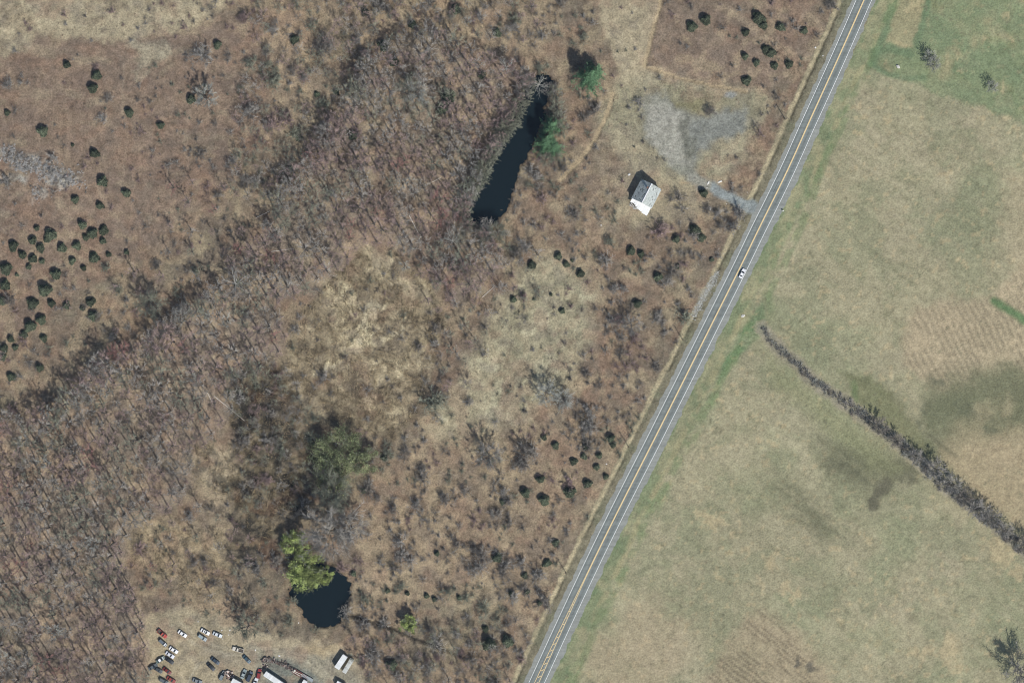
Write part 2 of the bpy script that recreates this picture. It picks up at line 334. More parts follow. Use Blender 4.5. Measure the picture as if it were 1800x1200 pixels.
for (x, y, rx, ry) in [(1450, 1010, 50, 36), (1530, 1110, 60, 30), (1560, 940, 30, 40), (1720, 1060, 40, 60), (1320, 880, 40, 50), (1160, 1010, 30, 30)]:
    hay = lerp(hay, alb(142, 147, 114), blob(x, y, rx, ry, 0, 40, 10) * .35)
m = poly([(1345, 1075), (1400, 1110), (1455, 1165), (1460, 1400), (1180, 1400), (1230, 1230), (1260, 1150), (1290, 1110)], 14, 12)
hay = lerp(hay, alb(178, 160, 132), m * .6)
hay = lerp(hay, alb(112, 102, 84), m * sstep(.3, .9, .5 + .5 * np.sin((V + WX * 8) * 2 * math.pi / 9)) * sstep(.38, .6, fbm(U, V * 3, 50, 3, 83)) * .6)
hay = lerp(hay, alb(80, 80, 76), (blob(1397, 1158, 8, 12) + blob(1428, 1168, 16, 11)).clip(0, 1) * .7)
hay = lerp(hay, alb(180, 162, 134), poly([(1050, 1130), (1130, 1040), (1220, 1090), (1160, 1260), (1020, 1300)], 30, 24) * .5)
lum = (C * [.3, .55, .15]).sum(-1, keepdims=True)
nw_ = 1 - .7 * poly([(-210, 90), (60, 80), (200, 84), (330, 70), (420, 60), (430, 200), (340, 300), (300, 380), (180, 380), (0, 400), (-210, 400)], 20, 10)
mx_ = fbm(GX + WX * 30, GY + WY * 30, 19, 4, 211)
C = lerp(C, alb(186, 164, 130), sstep(.53, .68, mx_) * .40 * nw_ * (1 - mf)); C = lerp(C, alb(108, 92, 80), sstep(.47, .33, mx_) * .40 * (1 - mf)); C = lerp(C, alb(150, 112, 88), sstep(.54, .7, fbm(GX, GY, 28, 4, 213)) * .4 * (1 - mf))
C = (C * .72 + lum * np.array([1.06, 1.0, .89]) * .28) * np.array([1.10, 1.14, 1.09])
hay = hay * np.array([1.055, 1.045, 1.03])
C = C * (1 - mf[..., None]) + hay * mf[..., None]
G = np.where(mf > .5, .24, G)
REG[(mf > .5)] = 1
# hedge strip and its straw edge
sp = sstep(.73, .8, fbm(GX + FX * 10, GY + FY * 10, 6.5, 2, 191)) * sstep(.45, .6, fbm(GX, GY, 60, 3, 193)) * mf
C = lerp(C, alb(128, 126, 100), sp * .6)
hd = line_d(HEDGE, GX + WX * 8 + FX * 6, GY + WY * 8 + FY * 6)
hm = 1 - sstep(8, 14, hd)
C = lerp(C, alb(150, 144, 126), hm * .8); C = lerp(C, alb(180, 170, 148), hm * sstep(.5, .66, n3) * .6)
C = lerp(C, alb(164, 156, 130), ((hd > 9) & (hd < 14)) * .5)
# west verge: shoulder grass, straw strip, dark ditch line
va = sstep(-43, -40, RDIST + FX * 5) * (1 - sstep(-16, -14, RDIST))
C = lerp(C, alb(140, 134, 110), va * .9); C = lerp(C, alb(122, 126, 100), va * sstep(.48, .64, n2) * .5)
C = lerp(C, alb(190, 176, 142), sstep(-42, -39.5, RDIST + FX * 5) * (1 - sstep(-35.5, -33.5, RDIST + FX * 2)) * (.55 + .4 * sstep(.4, .6, n3)))
C = lerp(C, alb(84, 78, 62), sstep(-33.6, -32.2, RDIST + FX * 3) * (1 - sstep(-30.6, -29.2, RDIST + FX * 3)) * (.25 + .65 * sstep(.42, .58, fbm(GX, GY, 60, 3, 301))))
REG[(va > .5)] = 5
m = poly([(1258, 478), (1264, 484), (1240, 525), (1222, 555), (1214, 556), (1228, 520)], 3, 3, 4)
C = lerp(C, alb(168, 164, 150), m * .8)
# gravel pad with its darker half and worn spots
PAD = [(1140, 172), (1162, 163), (1182, 182), (1205, 196), (1222, 201), (1262, 194), (1305, 186), (1314, 205), (1308, 230), (1262, 244), (1232, 262), (1222, 285), (1222, 312), (1205, 304), (1182, 290), (1160, 278), (1146, 252), (1132, 235), (1128, 205)]
C = lerp(C, alb(146, 141, 118), poly([(x + (x - 1215) * .22, y + (y - 235) * .22) for x, y in PAD], 14, 12, 8) * .6)
m = poly(PAD, 9, 10, 9) * sstep(.22, .42, fbm(GX, GY, 14, 3, 291) + .12 * poly(PAD, 14, 4, 0))
C = lerp(C, alb(146, 145, 132), m * .9)
ml = poly([(1142, 185), (1165, 190), (1190, 200), (1208, 212), (1205, 240), (1200, 262), (1208, 285), (1180, 285), (1155, 262), (1138, 235)], 7, 8, 5)
C = lerp(C, alb(166, 164, 150), ml * .85)
C = lerp(C, alb(194, 188, 172), stroke([(1148, 197), (1156, 195), (1158, 201), (1150, 203)], 3, 1, 1) * .7)
C = lerp(C, alb(124, 124, 110), poly([(1192, 215), (1206, 206), (1208, 238), (1198, 252), (1190, 232)], 4, 5) * .75)
C = lerp(C, alb(128, 126, 110), poly([(1206, 245), (1226, 240), (1222, 270), (1206, 278)], 3, 3) * .7)
C = lerp(C, alb(140, 142, 134), poly([(1205, 215), (1240, 200), (1305, 190), (1312, 226), (1262, 246), (1220, 275), (1205, 250)], 9, 8) * .75)
C = lerp(C, alb(156, 156, 140), poly([(1170, 284), (1215, 296), (1222, 322), (1205, 318)], 6, 6) * .7)
C = lerp(C, alb(150, 155, 155), blob(1287, 168, 12, 6, -10, 4, 3) * .7)
C = lerp(C, alb(140, 134, 100), poly([(1175, 178), (1240, 172), (1218, 200), (1200, 196)], 6, 8) * .7)
REG[m > .5] = 3
# trails
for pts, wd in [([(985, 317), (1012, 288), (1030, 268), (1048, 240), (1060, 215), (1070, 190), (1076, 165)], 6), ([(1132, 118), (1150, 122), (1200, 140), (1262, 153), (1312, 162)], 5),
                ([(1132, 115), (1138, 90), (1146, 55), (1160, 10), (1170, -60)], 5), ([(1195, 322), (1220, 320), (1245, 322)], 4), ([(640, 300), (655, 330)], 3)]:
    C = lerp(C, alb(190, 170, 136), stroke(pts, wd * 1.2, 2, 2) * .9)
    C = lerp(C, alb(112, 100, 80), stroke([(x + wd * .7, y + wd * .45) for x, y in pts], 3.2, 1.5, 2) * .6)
m = poly([(1205, 300), (1224, 305), (1240, 320), (1256, 322), (1254, 338), (1234, 334), (1206, 318)], 4, 4, 3); C = lerp(C, alb(160, 158, 144), m * .95)
C = lerp(C, alb(176, 172, 158), ml * sstep(.45, .6, n2) * .6); C = lerp(C, alb(120, 120, 108), poly([(1192, 212), (1207, 206), (1209, 240), (1226, 242), (1222, 272), (1206, 278), (1200, 250), (1190, 232)], 3, 4, 3) * .7)
C = lerp(C, alb(112, 108, 92), (SPK := sstep(.66, .74, fbm(GX, GY, 6, 2, 261))) * poly(PAD, 6, 8, 5) * .2)
# driveway
DRV = [(1312, 374), (1296, 366), (1272, 353), (1254, 345), (1248, 335), (1249, 322), (1256, 321), (1268, 331), (1288, 341), (1308, 350), (1324, 352), (1334, 358), (1326, 378)]
m = poly(DRV, 2.5, 2, 2)
C = lerp(C, alb(150, 157, 154), m * .95); C = lerp(C, alb(160, 163, 158), m * sstep(.5, .7, n3) * .15); REG[m > .5] = 4
# stream and pond margins
cd = line_d(CREEK, GX + WX * 8, GY + WY * 8)
cm = 1 - sstep(1.5, 4.5, cd)
cfade = sstep(598, 612, GX) * (1 - .35 * sstep(740, 830, GX))
C = lerp(C, alb(58, 54, 48), cm * .9 * cfade); REG[cd < 3.5] = 10
PX_ = FX * 14 + (fbm(GX, GY, 5, 2, 221) - .5) * 8; PY_ = FY * 14 + (fbm(GX, GY, 5, 2, 223) - .5) * 8
SDN = poly_sd(POND_N, GX + PX_, GY + PY_); SDS = poly_sd(POND_S, GX + PX_, GY + PY_)
SDP = np.maximum(SDN, SDS)
C = lerp(C, alb(120, 104, 82), sstep(-6, -1, SDP) * .6)
C = lerp(C, alb(46, 46, 40), sstep(-1, 3, SDP)); REG[SDP > 0] = 9
# fine cover variation held in the ground itself
fine = fbm(GX, GY, 7.5, 2, 91) - .5
C = C * (1 + fine[..., None] * np.where(mf > .5, .26, .5)[..., None])
C = C * (1 + ((fbm(GX, GY, 130, 3, 93) - .5) * .16)[..., None])
C = np.clip(C, .004, .9)

# ------------------------------------------------------------------ ground relief
Z = (fbm(GX, GY, 150, 3, 51) - .5) * 1.6 + (fbm(GX, GY, 22, 2, 53) - .5) * np.where(mf > .5, .12, .5)
Z = Z + (fbm(GX, GY, 8, 2, 57) - .5) * np.where(mf > .5, .10, .35)
flat = sstep(20, 60, np.abs(RDIST)) * sstep(4, 30, -SDP)
flat = flat * (1 - poly(DRV, 8, 0, 0) * .9)
flat = flat * (1 - poly([(1090, 295), (1180, 300), (1180, 390), (1090, 390)], 10, 0, 0) * .95)
flat = flat * (1 - poly([(255, 1090), (470, 1100), (640, 1150), (640, 1400), (240, 1400)], 14, 0, 0) * .9)
edge = np.minimum(np.minimum(GX - gx[0], gx[-1] - GX), np.minimum(GY - gy[0], gy[-1] - GY))
flat = flat * sstep(2, 40, edge)
Z = Z * flat
Z = Z - .40 * np.exp(-((RDIST + 31) / 3.0) ** 2)
Z = Z - .30 * np.exp(-((RDIST - 30) / 5.0) ** 2) * .5
Z = Z - 1.5 * sstep(-2, 9, SDP) - .25 * sstep(-8, 0, SDP)
Z = Z - .55 * (1 - sstep(1, 6, cd)) * sstep(600, 612, GX)

def gz(px, py):
    px = np.asarray(px, float); py = np.asarray(py, float)
    u = np.clip((px - gx[0]) / GS, 0, NX - 1.001); v = np.clip((py - gy[0]) / GS, 0, NY - 1.001)
    i = u.astype(int); j = v.astype(int); fu = u - i; fv = v - j
    return (Z[j, i] * (1 - fu) + Z[j, i + 1] * fu) * (1 - fv) + (Z[j + 1, i] * (1 - fu) + Z[j + 1, i + 1] * fu) * fv
def at(A, px, py):
    i = np.clip(((np.asarray(px, float) - gx[0]) / GS).round().astype(int), 0, NX - 1); j = np.clip(((np.asarray(py, float) - gy[0]) / GS).round().astype(int), 0, NY - 1)
    return A[j, i]

# ------------------------------------------------------------------ object helpers
def new_mesh(name, verts, faces, mats=(), vcol=None, smooth=False, fcol=None):
    """faces: int array [n,3] or [n,4]"""
    me = bpy.data.meshes.new(name)
    verts = np.asarray(verts, np.float32); faces = np.asarray(faces, np.int32)
    k = faces.shape[1]
    me.vertices.add(len(verts)); me.vertices.foreach_set('co', verts.ravel())
    me.loops.add(faces.size); me.loops.foreach_set('vertex_index', faces.ravel())
    me.polygons.add(len(faces)); me.polygons.foreach_set('loop_start', np.arange(0, faces.size, k, dtype=np.int32))
    for m_ in mats: me.materials.append(m_)
    me.update(calc_edges=True)
    me.polygons.foreach_set('use_smooth', np.full(len(faces), smooth))
    if vcol is not None:
        for nm, arr in vcol.items():
            if arr.ndim == 2:
                a = me.attributes.new(nm, 'FLOAT_COLOR', 'POINT')
                a.data.foreach_set('color', np.concatenate([arr, np.ones((len(arr), 1))], 1).astype(np.float32).ravel())
            else:
                a = me.attributes.new(nm, 'FLOAT', 'POINT'); a.data.foreach_set('value', arr.astype(np.float32))
    return me
def link(name, data, parent=None, loc=None, rotz=0.0, scale=None):
    o = bpy.data.objects.new(name, data); COL.objects.link(o)
    if parent is not None: o.parent = parent
    if loc is not None: o.location = loc
    if rotz: o.rotation_euler = (0, 0, rotz)
    if scale is not None: o.scale = scale if hasattr(scale, '__len__') else (scale,) * 3
    return o
def tag(o, label=None, cat=None, group=None, kind=None):
    if label: o['label'] = label
    if cat: o['category'] = cat
    if group: o['group'] = group
    if kind: o['kind'] = kind
    return o

class MB:
    """collects tapered limbs, boxes and leaf faces into one mesh"""
    def __init__(s): s.v = []; s.f = []; s.c = []; s.n = 0
    def add(s, V, F, tint=None):
        V = np.asarray(V, float); F = np.asarray(F, int)
        s.v.append(V); s.f.append(F + s.n); s.n += len(V)
        s.c.append(np.full(len(V), 1.0) if tint is None else np.broadcast_to(np.asarray(tint, float), (len(V),)).copy())
        return s
    def frusta(s, P0, P1, R0, R1, n=3, tint=None):
        P0 = np.atleast_2d(P0).astype(float); P1 = np.atleast_2d(P1).astype(float); k = len(P0)
        R0 = np.broadcast_to(np.asarray(R0, float), (k,)); R1 = np.broadcast_to(np.asarray(R1, float), (k,))
        d = P1 - P0; d /= np.linalg.norm(d, axis=1, keepdims=True) + 1e-9
        ref = np.where(np.abs(d[:, 2:3]) > .9, [[1., 0, 0]], [[0, 0, 1.]])
        a = np.cross(d, ref); a /= np.linalg.norm(a, axis=1, keepdims=True) + 1e-9; b = np.cross(d, a)
        t = np.arange(n) * 2 * np.pi / n
        ring = a[:, None, :] * np.cos(t)[None, :, None] + b[:, None, :] * np.sin(t)[None, :, None]
        V0 = P0[:, None] + ring * R0[:, None, None]
        tv = None if tint is None else np.broadcast_to(np.asarray(tint, float), (k,))
        if np.all(R1 == 0):
            V = np.concatenate([V0, P1[:, None]], 1).reshape(-1, 3); base = np.arange(k)[:, None] * (n + 1)
            F = np.array([[j, (j + 1) % n, n] for j in range(n)])
            F = (base[:, :, None] + F[None]).reshape(-1, 3)
            return s.add(V, F, None if tv is None else np.repeat(tv, n + 1))
        V1 = P1[:, None] + ring * R1[:, None, None]
        V = np.concatenate([V0, V1], 1).reshape(-1, 3); base = np.arange(k)[:, None] * (2 * n)
        F = []
        for j in range(n):
            q = (j + 1) % n; F += [[j, q, n + q], [j, n + q, n + j]]
        for j in range(1, n - 1): F.append([n, n + j, n + j + 1])
        F = (base[:, :, None] + np.array(F)[None]).reshape(-1, 3)
        return s.add(V, F, None if tv is None else np.repeat(tv, 2 * n))
    def tris(s, T, tint=None):                        # T [k,3,3]
        k = len(T); return s.add(np.asarray(T).reshape(-1, 3), np.arange(3 * k).reshape(-1, 3), None if tint is None else np.repeat(np.broadcast_to(tint, (k,)), 3))
    def hexa(s, c8, tint=None):                       # 8 corners: bottom 4 ccw, top 4 ccw
        F = [[0, 2, 1], [0, 3, 2], [4, 5, 6], [4, 6, 7], [0, 1, 5], [0, 5, 4], [1, 2, 6], [1, 6, 5], [2, 3, 7], [2, 7, 6], [3, 0, 4], [3, 4, 7]]
        return s.add(c8, F, tint)
    def box(s, c, d, rot=0.0, tint=None):             # centre, full sizes
        x, y, z = np.array(d) / 2.0; q = np.array([[-x, -y, -z], [x, -y, -z], [x, y, -z], [-x, y, -z], [-x, -y, z], [x, -y, z], [x, y, z], [-x, y, z]])
        if rot:
            ca, sa = math.cos(rot), math.sin(rot); q = np.stack([q[:, 0] * ca - q[:, 1] * sa, q[:, 0] * sa + q[:, 1] * ca, q[:, 2]], 1)
        return s.hexa(q + np.asarray(c, float), tint)
    def arrays(s): return np.concatenate(s.v), np.concatenate(s.f), np.concatenate(s.c)
    def mesh(s, name, mat, smooth=False):
        V, F, T = s.arrays(); return new_mesh(name, V, F, [mat], {'tint': T}, smooth)
    def build(s, name, mat, parent=None, loc=None, rotz=0.0, smooth=False):
        return link(name, s.mesh(name, mat, smooth), parent, loc, rotz)

# ------------------------------------------------------------------ materials
def mat(name, col, rough=.85, tint=0.0, vary=0.0, noise=0.0, nscale=3.0, metal=0.0, spec=.3, col2=None):
    m_ = bpy.data.materials.new(name); m_.use_nodes = True
    N, L = m_.node_tree.nodes, m_.node_tree.links; b = N['Principled BSDF']
    b.inputs['Roughness'].default_value = rough; b.inputs['Metallic'].default_value = metal
    b.inputs['Specular IOR Level'].default_value = spec
    src = N.new('ShaderNodeRGB'); src.outputs[0].default_value = (*[float(x) for x in col], 1); out = src.outputs[0]
    def mul(fac_socket, amp):
        nonlocal out
        mr = N.new('ShaderNodeMapRange'); L.new(fac_socket, mr.inputs['Value'])
        mr.inputs['To Min'].default_value = 1 - amp; mr.inputs['To Max'].default_value = 1 + amp
        vm_ = N.new('ShaderNodeVectorMath'); vm_.operation = 'SCALE'; L.new(out, vm_.inputs[0]); L.new(mr.outputs[0], vm_.inputs['Scale']); out = vm_.outputs[0]
    if noise or col2 is not None:
        tc = N.new('ShaderNodeTexCoord'); nz = N.new('ShaderNodeTexNoise'); nz.inputs['Scale'].default_value = nscale; nz.inputs['Detail'].default_value = 5
        L.new(tc.outputs['Object'], nz.inputs['Vector'])
        if col2 is not None:
            cr = N.new('ShaderNodeMapRange'); L.new(nz.outputs['Fac'], cr.inputs['Value']); cr.inputs['From Min'].default_value = .46; cr.inputs['From Max'].default_value = .62
            mx = N.new('ShaderNodeMix'); mx.data_type = 'RGBA'; L.new(cr.outputs[0], mx.inputs['Factor']); L.new(out, mx.inputs['A']); mx.inputs['B'].default_value = (*[float(x) for x in col2], 1); out = mx.outputs['Result']
        if noise: mul(nz.outputs['Fac'], noise * 2)
    if tint:
        at_ = N.new('ShaderNodeAttribute'); at_.attribute_name = 'tint'
        vm_ = N.new('ShaderNodeVectorMath'); vm_.operation = 'SCALE'; L.new(out, vm_.inputs[0]); L.new(at_.outputs['Fac'], vm_.inputs['Scale']); out = vm_.outputs[0]
    if vary:
        oi = N.new('ShaderNodeObjectInfo'); mul(oi.outputs['Random'], vary)
    L.new(out, b.inputs['Base Color'])
    return m_

def ground_mat():
    m_ = bpy.data.materials.new('ground_cover'); m_.use_nodes = True
    N, L = m_.node_tree.nodes, m_.node_tree.links; b = N['Principled BSDF']; b.inputs['Roughness'].default_value = .95; b.inputs['Specular IOR Level'].default_value = .1
    a = N.new('ShaderNodeAttribute'); a.attribute_name = 'cover'; g = N.new('ShaderNodeAttribute'); g.attribute_name = 'grain'
    tc = N.new('ShaderNodeTexCoord')
    def noise(sc, det, rough=.6):
        n = N.new('ShaderNodeTexNoise'); n.inputs['Scale'].default_value = sc; n.inputs['Detail'].default_value = det; n.inputs['Roughness'].default_value = rough
        L.new(tc.outputs['Object'], n.inputs['Vector']); return n.outputs['Fac']
    f1 = noise(1.15, 3); f2 = noise(.33, 4, .7)
    ad = N.new('ShaderNodeMath'); ad.operation = 'MULTIPLY_ADD'; L.new(f1, ad.inputs[0]); ad.inputs[1].default_value = 1.5; L.new(f2, ad.inputs[2])   # about 1.25 mean
    sb = N.new('ShaderNodeMath'); sb.operation = 'SUBTRACT'; L.new(ad.outputs[0], sb.inputs[0]); sb.inputs[1].default_value = 1.25
    ml_ = N.new('ShaderNodeMath'); ml_.operation = 'MULTIPLY'; L.new(sb.outputs[0], ml_.inputs[0]); L.new(g.outputs['Fac'], ml_.inputs[1])
    m3 = N.new('ShaderNodeMath'); m3.operation = 'MULTIPLY_ADD'; L.new(ml_.outputs[0], m3.inputs[0]); m3.inputs[1].default_value = 3.2; m3.inputs[2].default_value = 1.0
    mx = N.new('ShaderNodeMath'); mx.operation = 'MAXIMUM'; L.new(m3.outputs[0], mx.inputs[0]); mx.inputs[1].default_value = .3
    sc = N.new('ShaderNodeVectorMath'); sc.operation = 'SCALE'; L.new(a.outputs['Color'], sc.inputs[0]); L.new(mx.outputs[0], sc.inputs['Scale'])
    L.new(sc.outputs[0], b.inputs['Base Color'])
    bp = N.new('ShaderNodeBump'); bp.inputs['Strength'].default_value = .5; bp.inputs['Distance'].default_value = .35
    L.new(f1, bp.inputs['Height']); L.new(bp.outputs[0], b.inputs['Normal'])
    return m_
M_GROUND = ground_mat()

# ------------------------------------------------------------------ ground pieces out of the one grid
VX = (GX - 900) * S; VY = (600 - GY) * S
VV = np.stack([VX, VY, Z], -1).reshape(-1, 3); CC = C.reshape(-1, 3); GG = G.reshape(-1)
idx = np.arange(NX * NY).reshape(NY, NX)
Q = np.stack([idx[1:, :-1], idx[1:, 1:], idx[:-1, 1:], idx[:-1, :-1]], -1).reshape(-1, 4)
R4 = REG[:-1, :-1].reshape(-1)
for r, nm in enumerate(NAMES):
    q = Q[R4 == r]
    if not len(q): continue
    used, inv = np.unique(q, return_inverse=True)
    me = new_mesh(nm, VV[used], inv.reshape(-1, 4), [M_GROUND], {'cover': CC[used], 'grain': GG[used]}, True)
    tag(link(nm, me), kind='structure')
# land beyond the grid, to the horizon
x0, x1 = VX[0, 0], VX[0, -1]; y1, y0 = VY[0, 0], VY[-1, 0]; B = 9000
ov = [(-B, -B), (x0, -B), (x1, -B), (B, -B), (-B, y0), (x0, y0), (x1, y0), (B, y0), (-B, y1), (x0, y1), (x1, y1), (B, y1), (-B, B), (x0, B), (x1, B), (B, B)]
of = [(r_ * 4 + c_, r_ * 4 + c_ + 1, r_ * 4 + c_ + 5, r_ * 4 + c_ + 4) for r_ in range(3) for c_ in range(3) if not (r_ == 1 and c_ == 1)]
oc = np.array([alb(160, 150, 122) if p[0] > 100 else alb(146, 124, 102) for p in ov])
tag(link('countryside', new_mesh('countryside', [(a_, b_, 0) for a_, b_ in ov], of, [M_GROUND], {'cover': oc, 'grain': np.full(16, .3)})), kind='structure')

# ------------------------------------------------------------------ water
m_w = bpy.data.materials.new('pond_water'); m_w.use_nodes = True
b = m_w.node_tree.nodes['Principled BSDF']; b.inputs['Base Color'].default_value = (.007, .013, .016, 1); b.inputs['Roughness'].default_value = .06; b.inputs['IOR'].default_value = 1.33
nz = m_w.node_tree.nodes.new('ShaderNodeTexNoise'); nz.inputs['Scale'].default_value = 1.4; bp = m_w.node_tree.nodes.new('ShaderNodeBump'); bp.inputs['Strength'].default_value = .06
m_w.node_tree.links.new(nz.outputs['Fac'], bp.inputs['Height']); m_w.node_tree.links.new(bp.outputs[0], b.inputs['Normal'])
def fan(name, pts, z, mat_, grow=0.0):
    pts = np.array(pts, float); c = pts.mean(0)
    pts = c + (pts - c) * (1 + grow)
    import bmesh
    bm = bmesh.new(); vs = [bm.verts.new((*P(x, y), z)) for x, y in pts]; f = bm.faces.new(vs)
    if f.normal.z < 0: bmesh.ops.reverse_faces(bm, faces=[f])
    bmesh.ops.triangulate(bm, faces=bm.faces[:]); me = bpy.data.meshes.new(name); bm.to_mesh(me); bm.free(); me.materials.append(mat_)
    for p in me.polygons:
        if p.normal.z < 0: p.flip()
    return link(name, me)
tag(fan('long_pond', POND_N, -.42, m_w, .05), kind='structure')
tag(fan('round_pond', POND_S, -.42, m_w, .04), kind='structure')

# ------------------------------------------------------------------ road
def ribbon(name, off0, off1, z, mat_, parent=None, y0_=-1e9, y1_=1e9, thick=0.0):
    """strip between two offsets (px across, functions of photo y) along the road"""
    pts = RD[(RD[:, 1] >= y0_) & (RD[:, 1] <= y1_)]
    t = np.gradient(pts, axis=0); t /= np.linalg.norm(t, axis=1, keepdims=True)
    nrm = np.stack([-t[:, 1], t[:, 0]], 1); nrm *= np.sign(nrm[:, :1])
    a = np.array([off0(y) if callable(off0) else off0 for y in pts[:, 1]]); b_ = np.array([off1(y) if callable(off1) else off1 for y in pts[:, 1]])
    K = max(2, int(abs(np.mean(b_ - a)) / 4) + 1)
    rows = []
    for k in range(K + 1):
        o_ = a + (b_ - a) * k / K; p = pts + nrm * o_[:, None]
        rows.append(np.stack([(p[:, 0] - 900) * S, (600 - p[:, 1]) * S, np.full(len(p), z)], 1))
    if thick:
        lo = rows[0].copy(); lo[:, 2] = z - thick; hi = rows[-1].copy(); hi[:, 2] = z - thick
        lo[:, :2] -= (rows[1] - rows[0])[:, :2] * .08; hi[:, :2] += (rows[-1] - rows[-2])[:, :2] * .08
        rows = [lo] + rows + [hi]
    n = len(pts); V = np.concatenate(rows); F = []
    for k in range(len(rows) - 1):
        i = np.arange(n - 1); F.append(np.stack([k * n + i, (k) * n + i + 1, (k + 1) * n + i + 1, (k + 1) * n + i], 1))
    F = np.concatenate(F)
    across = np.concatenate([np.full(n, k / (len(rows) - 1)) for k in range(len(rows))])
    me = new_mesh(name, V, F, [mat_], {'across': across})
    me.update()
    if me.polygons[len(me.polygons) // 2].normal.z < 0: me.flip_normals()
    return link(name, me, parent)
def road_mat(name, col, wheel=0.0, noise=.12):
    m_ = mat(name, col, .9, noise=noise, nscale=.9)
    N, L = m_.node_tree.nodes, m_.node_tree.links; b = N['Principled BSDF']; src = b.inputs['Base Color'].links[0].from_socket
    a = N.new('ShaderNodeAttribute'); a.attribute_name = 'across'
    # worn wheel tracks: lighter polish and darker oil line along each lane, streaked along the road
    tc = N.new('ShaderNodeTexCoord'); mp = N.new('ShaderNodeMapping'); mp.inputs['Rotation'].default_value = (0, 0, math.radians(-63.4)); mp.inputs['Scale'].default_value = (.03, .9, 1)
    L.new(tc.outputs['Object'], mp.inputs['Vector']); nz_ = N.new('ShaderNodeTexNoise'); nz_.inputs['Scale'].default_value = 1.0; nz_.inputs['Detail'].default_value = 4; L.new(mp.outputs[0], nz_.inputs['Vector'])
    sn = N.new('ShaderNodeMath'); sn.operation = 'SINE'; mm = N.new('ShaderNodeMath'); mm.operation = 'MULTIPLY'; L.new(a.outputs['Fac'], mm.inputs[0]); mm.inputs[1].default_value = 2 * math.pi * 4; L.new(mm.outputs[0], sn.inputs[0])
    s1 = N.new('ShaderNodeMath'); s1.operation = 'MULTIPLY_ADD'; L.new(sn.outputs[0], s1.inputs[0]); s1.inputs[1].default_value = wheel; s1.inputs[2].default_value = 1.0
    s2 = N.new('ShaderNodeMapRange'); L.new(nz_.outputs['Fac'], s2.inputs['Value']); s2.inputs['From Min'].default_value = .3; s2.inputs['From Max'].default_value = .7; s2.inputs['To Min'].default_value = .84; s2.inputs['To Max'].default_value = 1.16
    s3 = N.new('ShaderNodeMath'); s3.operation = 'MULTIPLY'; L.new(s1.outputs[0], s3.inputs[0]); L.new(s2.outputs[0], s3.inputs[1])
    vm_ = N.new('ShaderNodeVectorMath'); vm_.operation = 'SCALE'; L.new(src, vm_.inputs[0]); L.new(s3.outputs[0], vm_.inputs['Scale']); L.new(vm_.outputs[0], b.inputs['Base Color'])
    return m_
M_ROAD = road_mat('road_asphalt', alb(133, 139, 135), .11); M_SHO = road_mat('shoulder_asphalt', alb(155, 157, 150), 0)
M_WHITE = mat('white_road_paint', (.80, .80, .77), .7, noise=.12, nscale=1.2); M_YEL = mat('faded_yellow_paint', (.78, .59, .30), .7, noise=.12, nscale=1.2)
yk = [-220, 0, 150, 300, 600, 900, 1200, 1400]
sh_r = lambda y: np.interp(y, yk, [17.5, 18, 21, 23, 22, 22.5, 22, 22]); sh_l = lambda y: np.interp(y, yk, [-19, -19, -19.5, -20.5, -21, -21, -20.5, -20.5])
jr = lambda f, sd_, am: (lambda y: float(f(y) + am * (vnoise(np.array([y / 9.0]), np.array([sd_]), 5)[0] - .5) + am * .6 * (vnoise(np.array([y / 3.1]), np.array([sd_]), 6)[0] - .5)))
tag(ribbon('road_shoulder', jr(sh_l, 3.3, 3.2), jr(sh_r, 8.7, 3.8), .035, M_SHO, thick=.22), kind='structure')
road = ribbon('road', -13.4, 13.2, .045, M_ROAD, thick=.02); tag(road, kind='structure')
edge_wob = lambda o, sd_: (lambda y: o + .5 * (vnoise(np.array([y / 60.0]), np.array([sd_]), 15)[0] - .5))
for nm, o_ in (('edge_line', -12.6), ('edge_line', 12.4)):
    ribbon(nm, edge_wob(o_ - .42, 2.2), edge_wob(o_ + .42, 2.2), .058, M_WHITE, road)
gap = lambda y: np.interp(y, [-300, 1015, 1060, 1120, 1200, 1300, 1400], [.55, .6, 1.3, 2.4, 3.4, 4.4, 5.2])
for sgn in (-1, 1):
    ribbon('centre_line', (lambda y, s_=sgn: s_ * gap(y) - .5), (lambda y, s_=sgn: s_ * gap(y) + .5), .058, M_YEL, road)
for y in np.arange(1062, 1330, 11.5):             # hatching between the spreading centre lines
    xx = np.interp(y, RD[:, 1], RD[:, 0]); g_ = float(gap(y)) * .9
    mb = MB(); mb.box((0, 0, 0), (g_ * 2 * S, .34, .006)); hb = mb.build('hatch_mark', M_YEL, road, (*P(xx, y), .060), math.radians(28))
# patches of newer tar along cracks
M_TAR = mat('tar_seal', alb(92, 96, 98), .8)
mbt = MB()
for k in range(34):
    i = rnd.randrange(5, len(RD) - 6); off = rnd.choice([-11, -6, -1.8, 2.4, 7, 11]) + rnd.uniform(-.6, .6); L_ = rnd.uniform(3, 9)
    p = RD[i]; t = RD[i + 4] - RD[i]; t /= np.linalg.norm(t); c_ = P(p[0] + off * .9, p[1] + off * .45)
    mbt.box((c_[0], c_[1], .049), (rnd.uniform(.08, .2), L_, .003), math.atan2(-t[1], t[0]) - math.pi / 2)
sealm = mbt.build('tar_seal', M_TAR, road); sealm['kind'] = 'stuff'
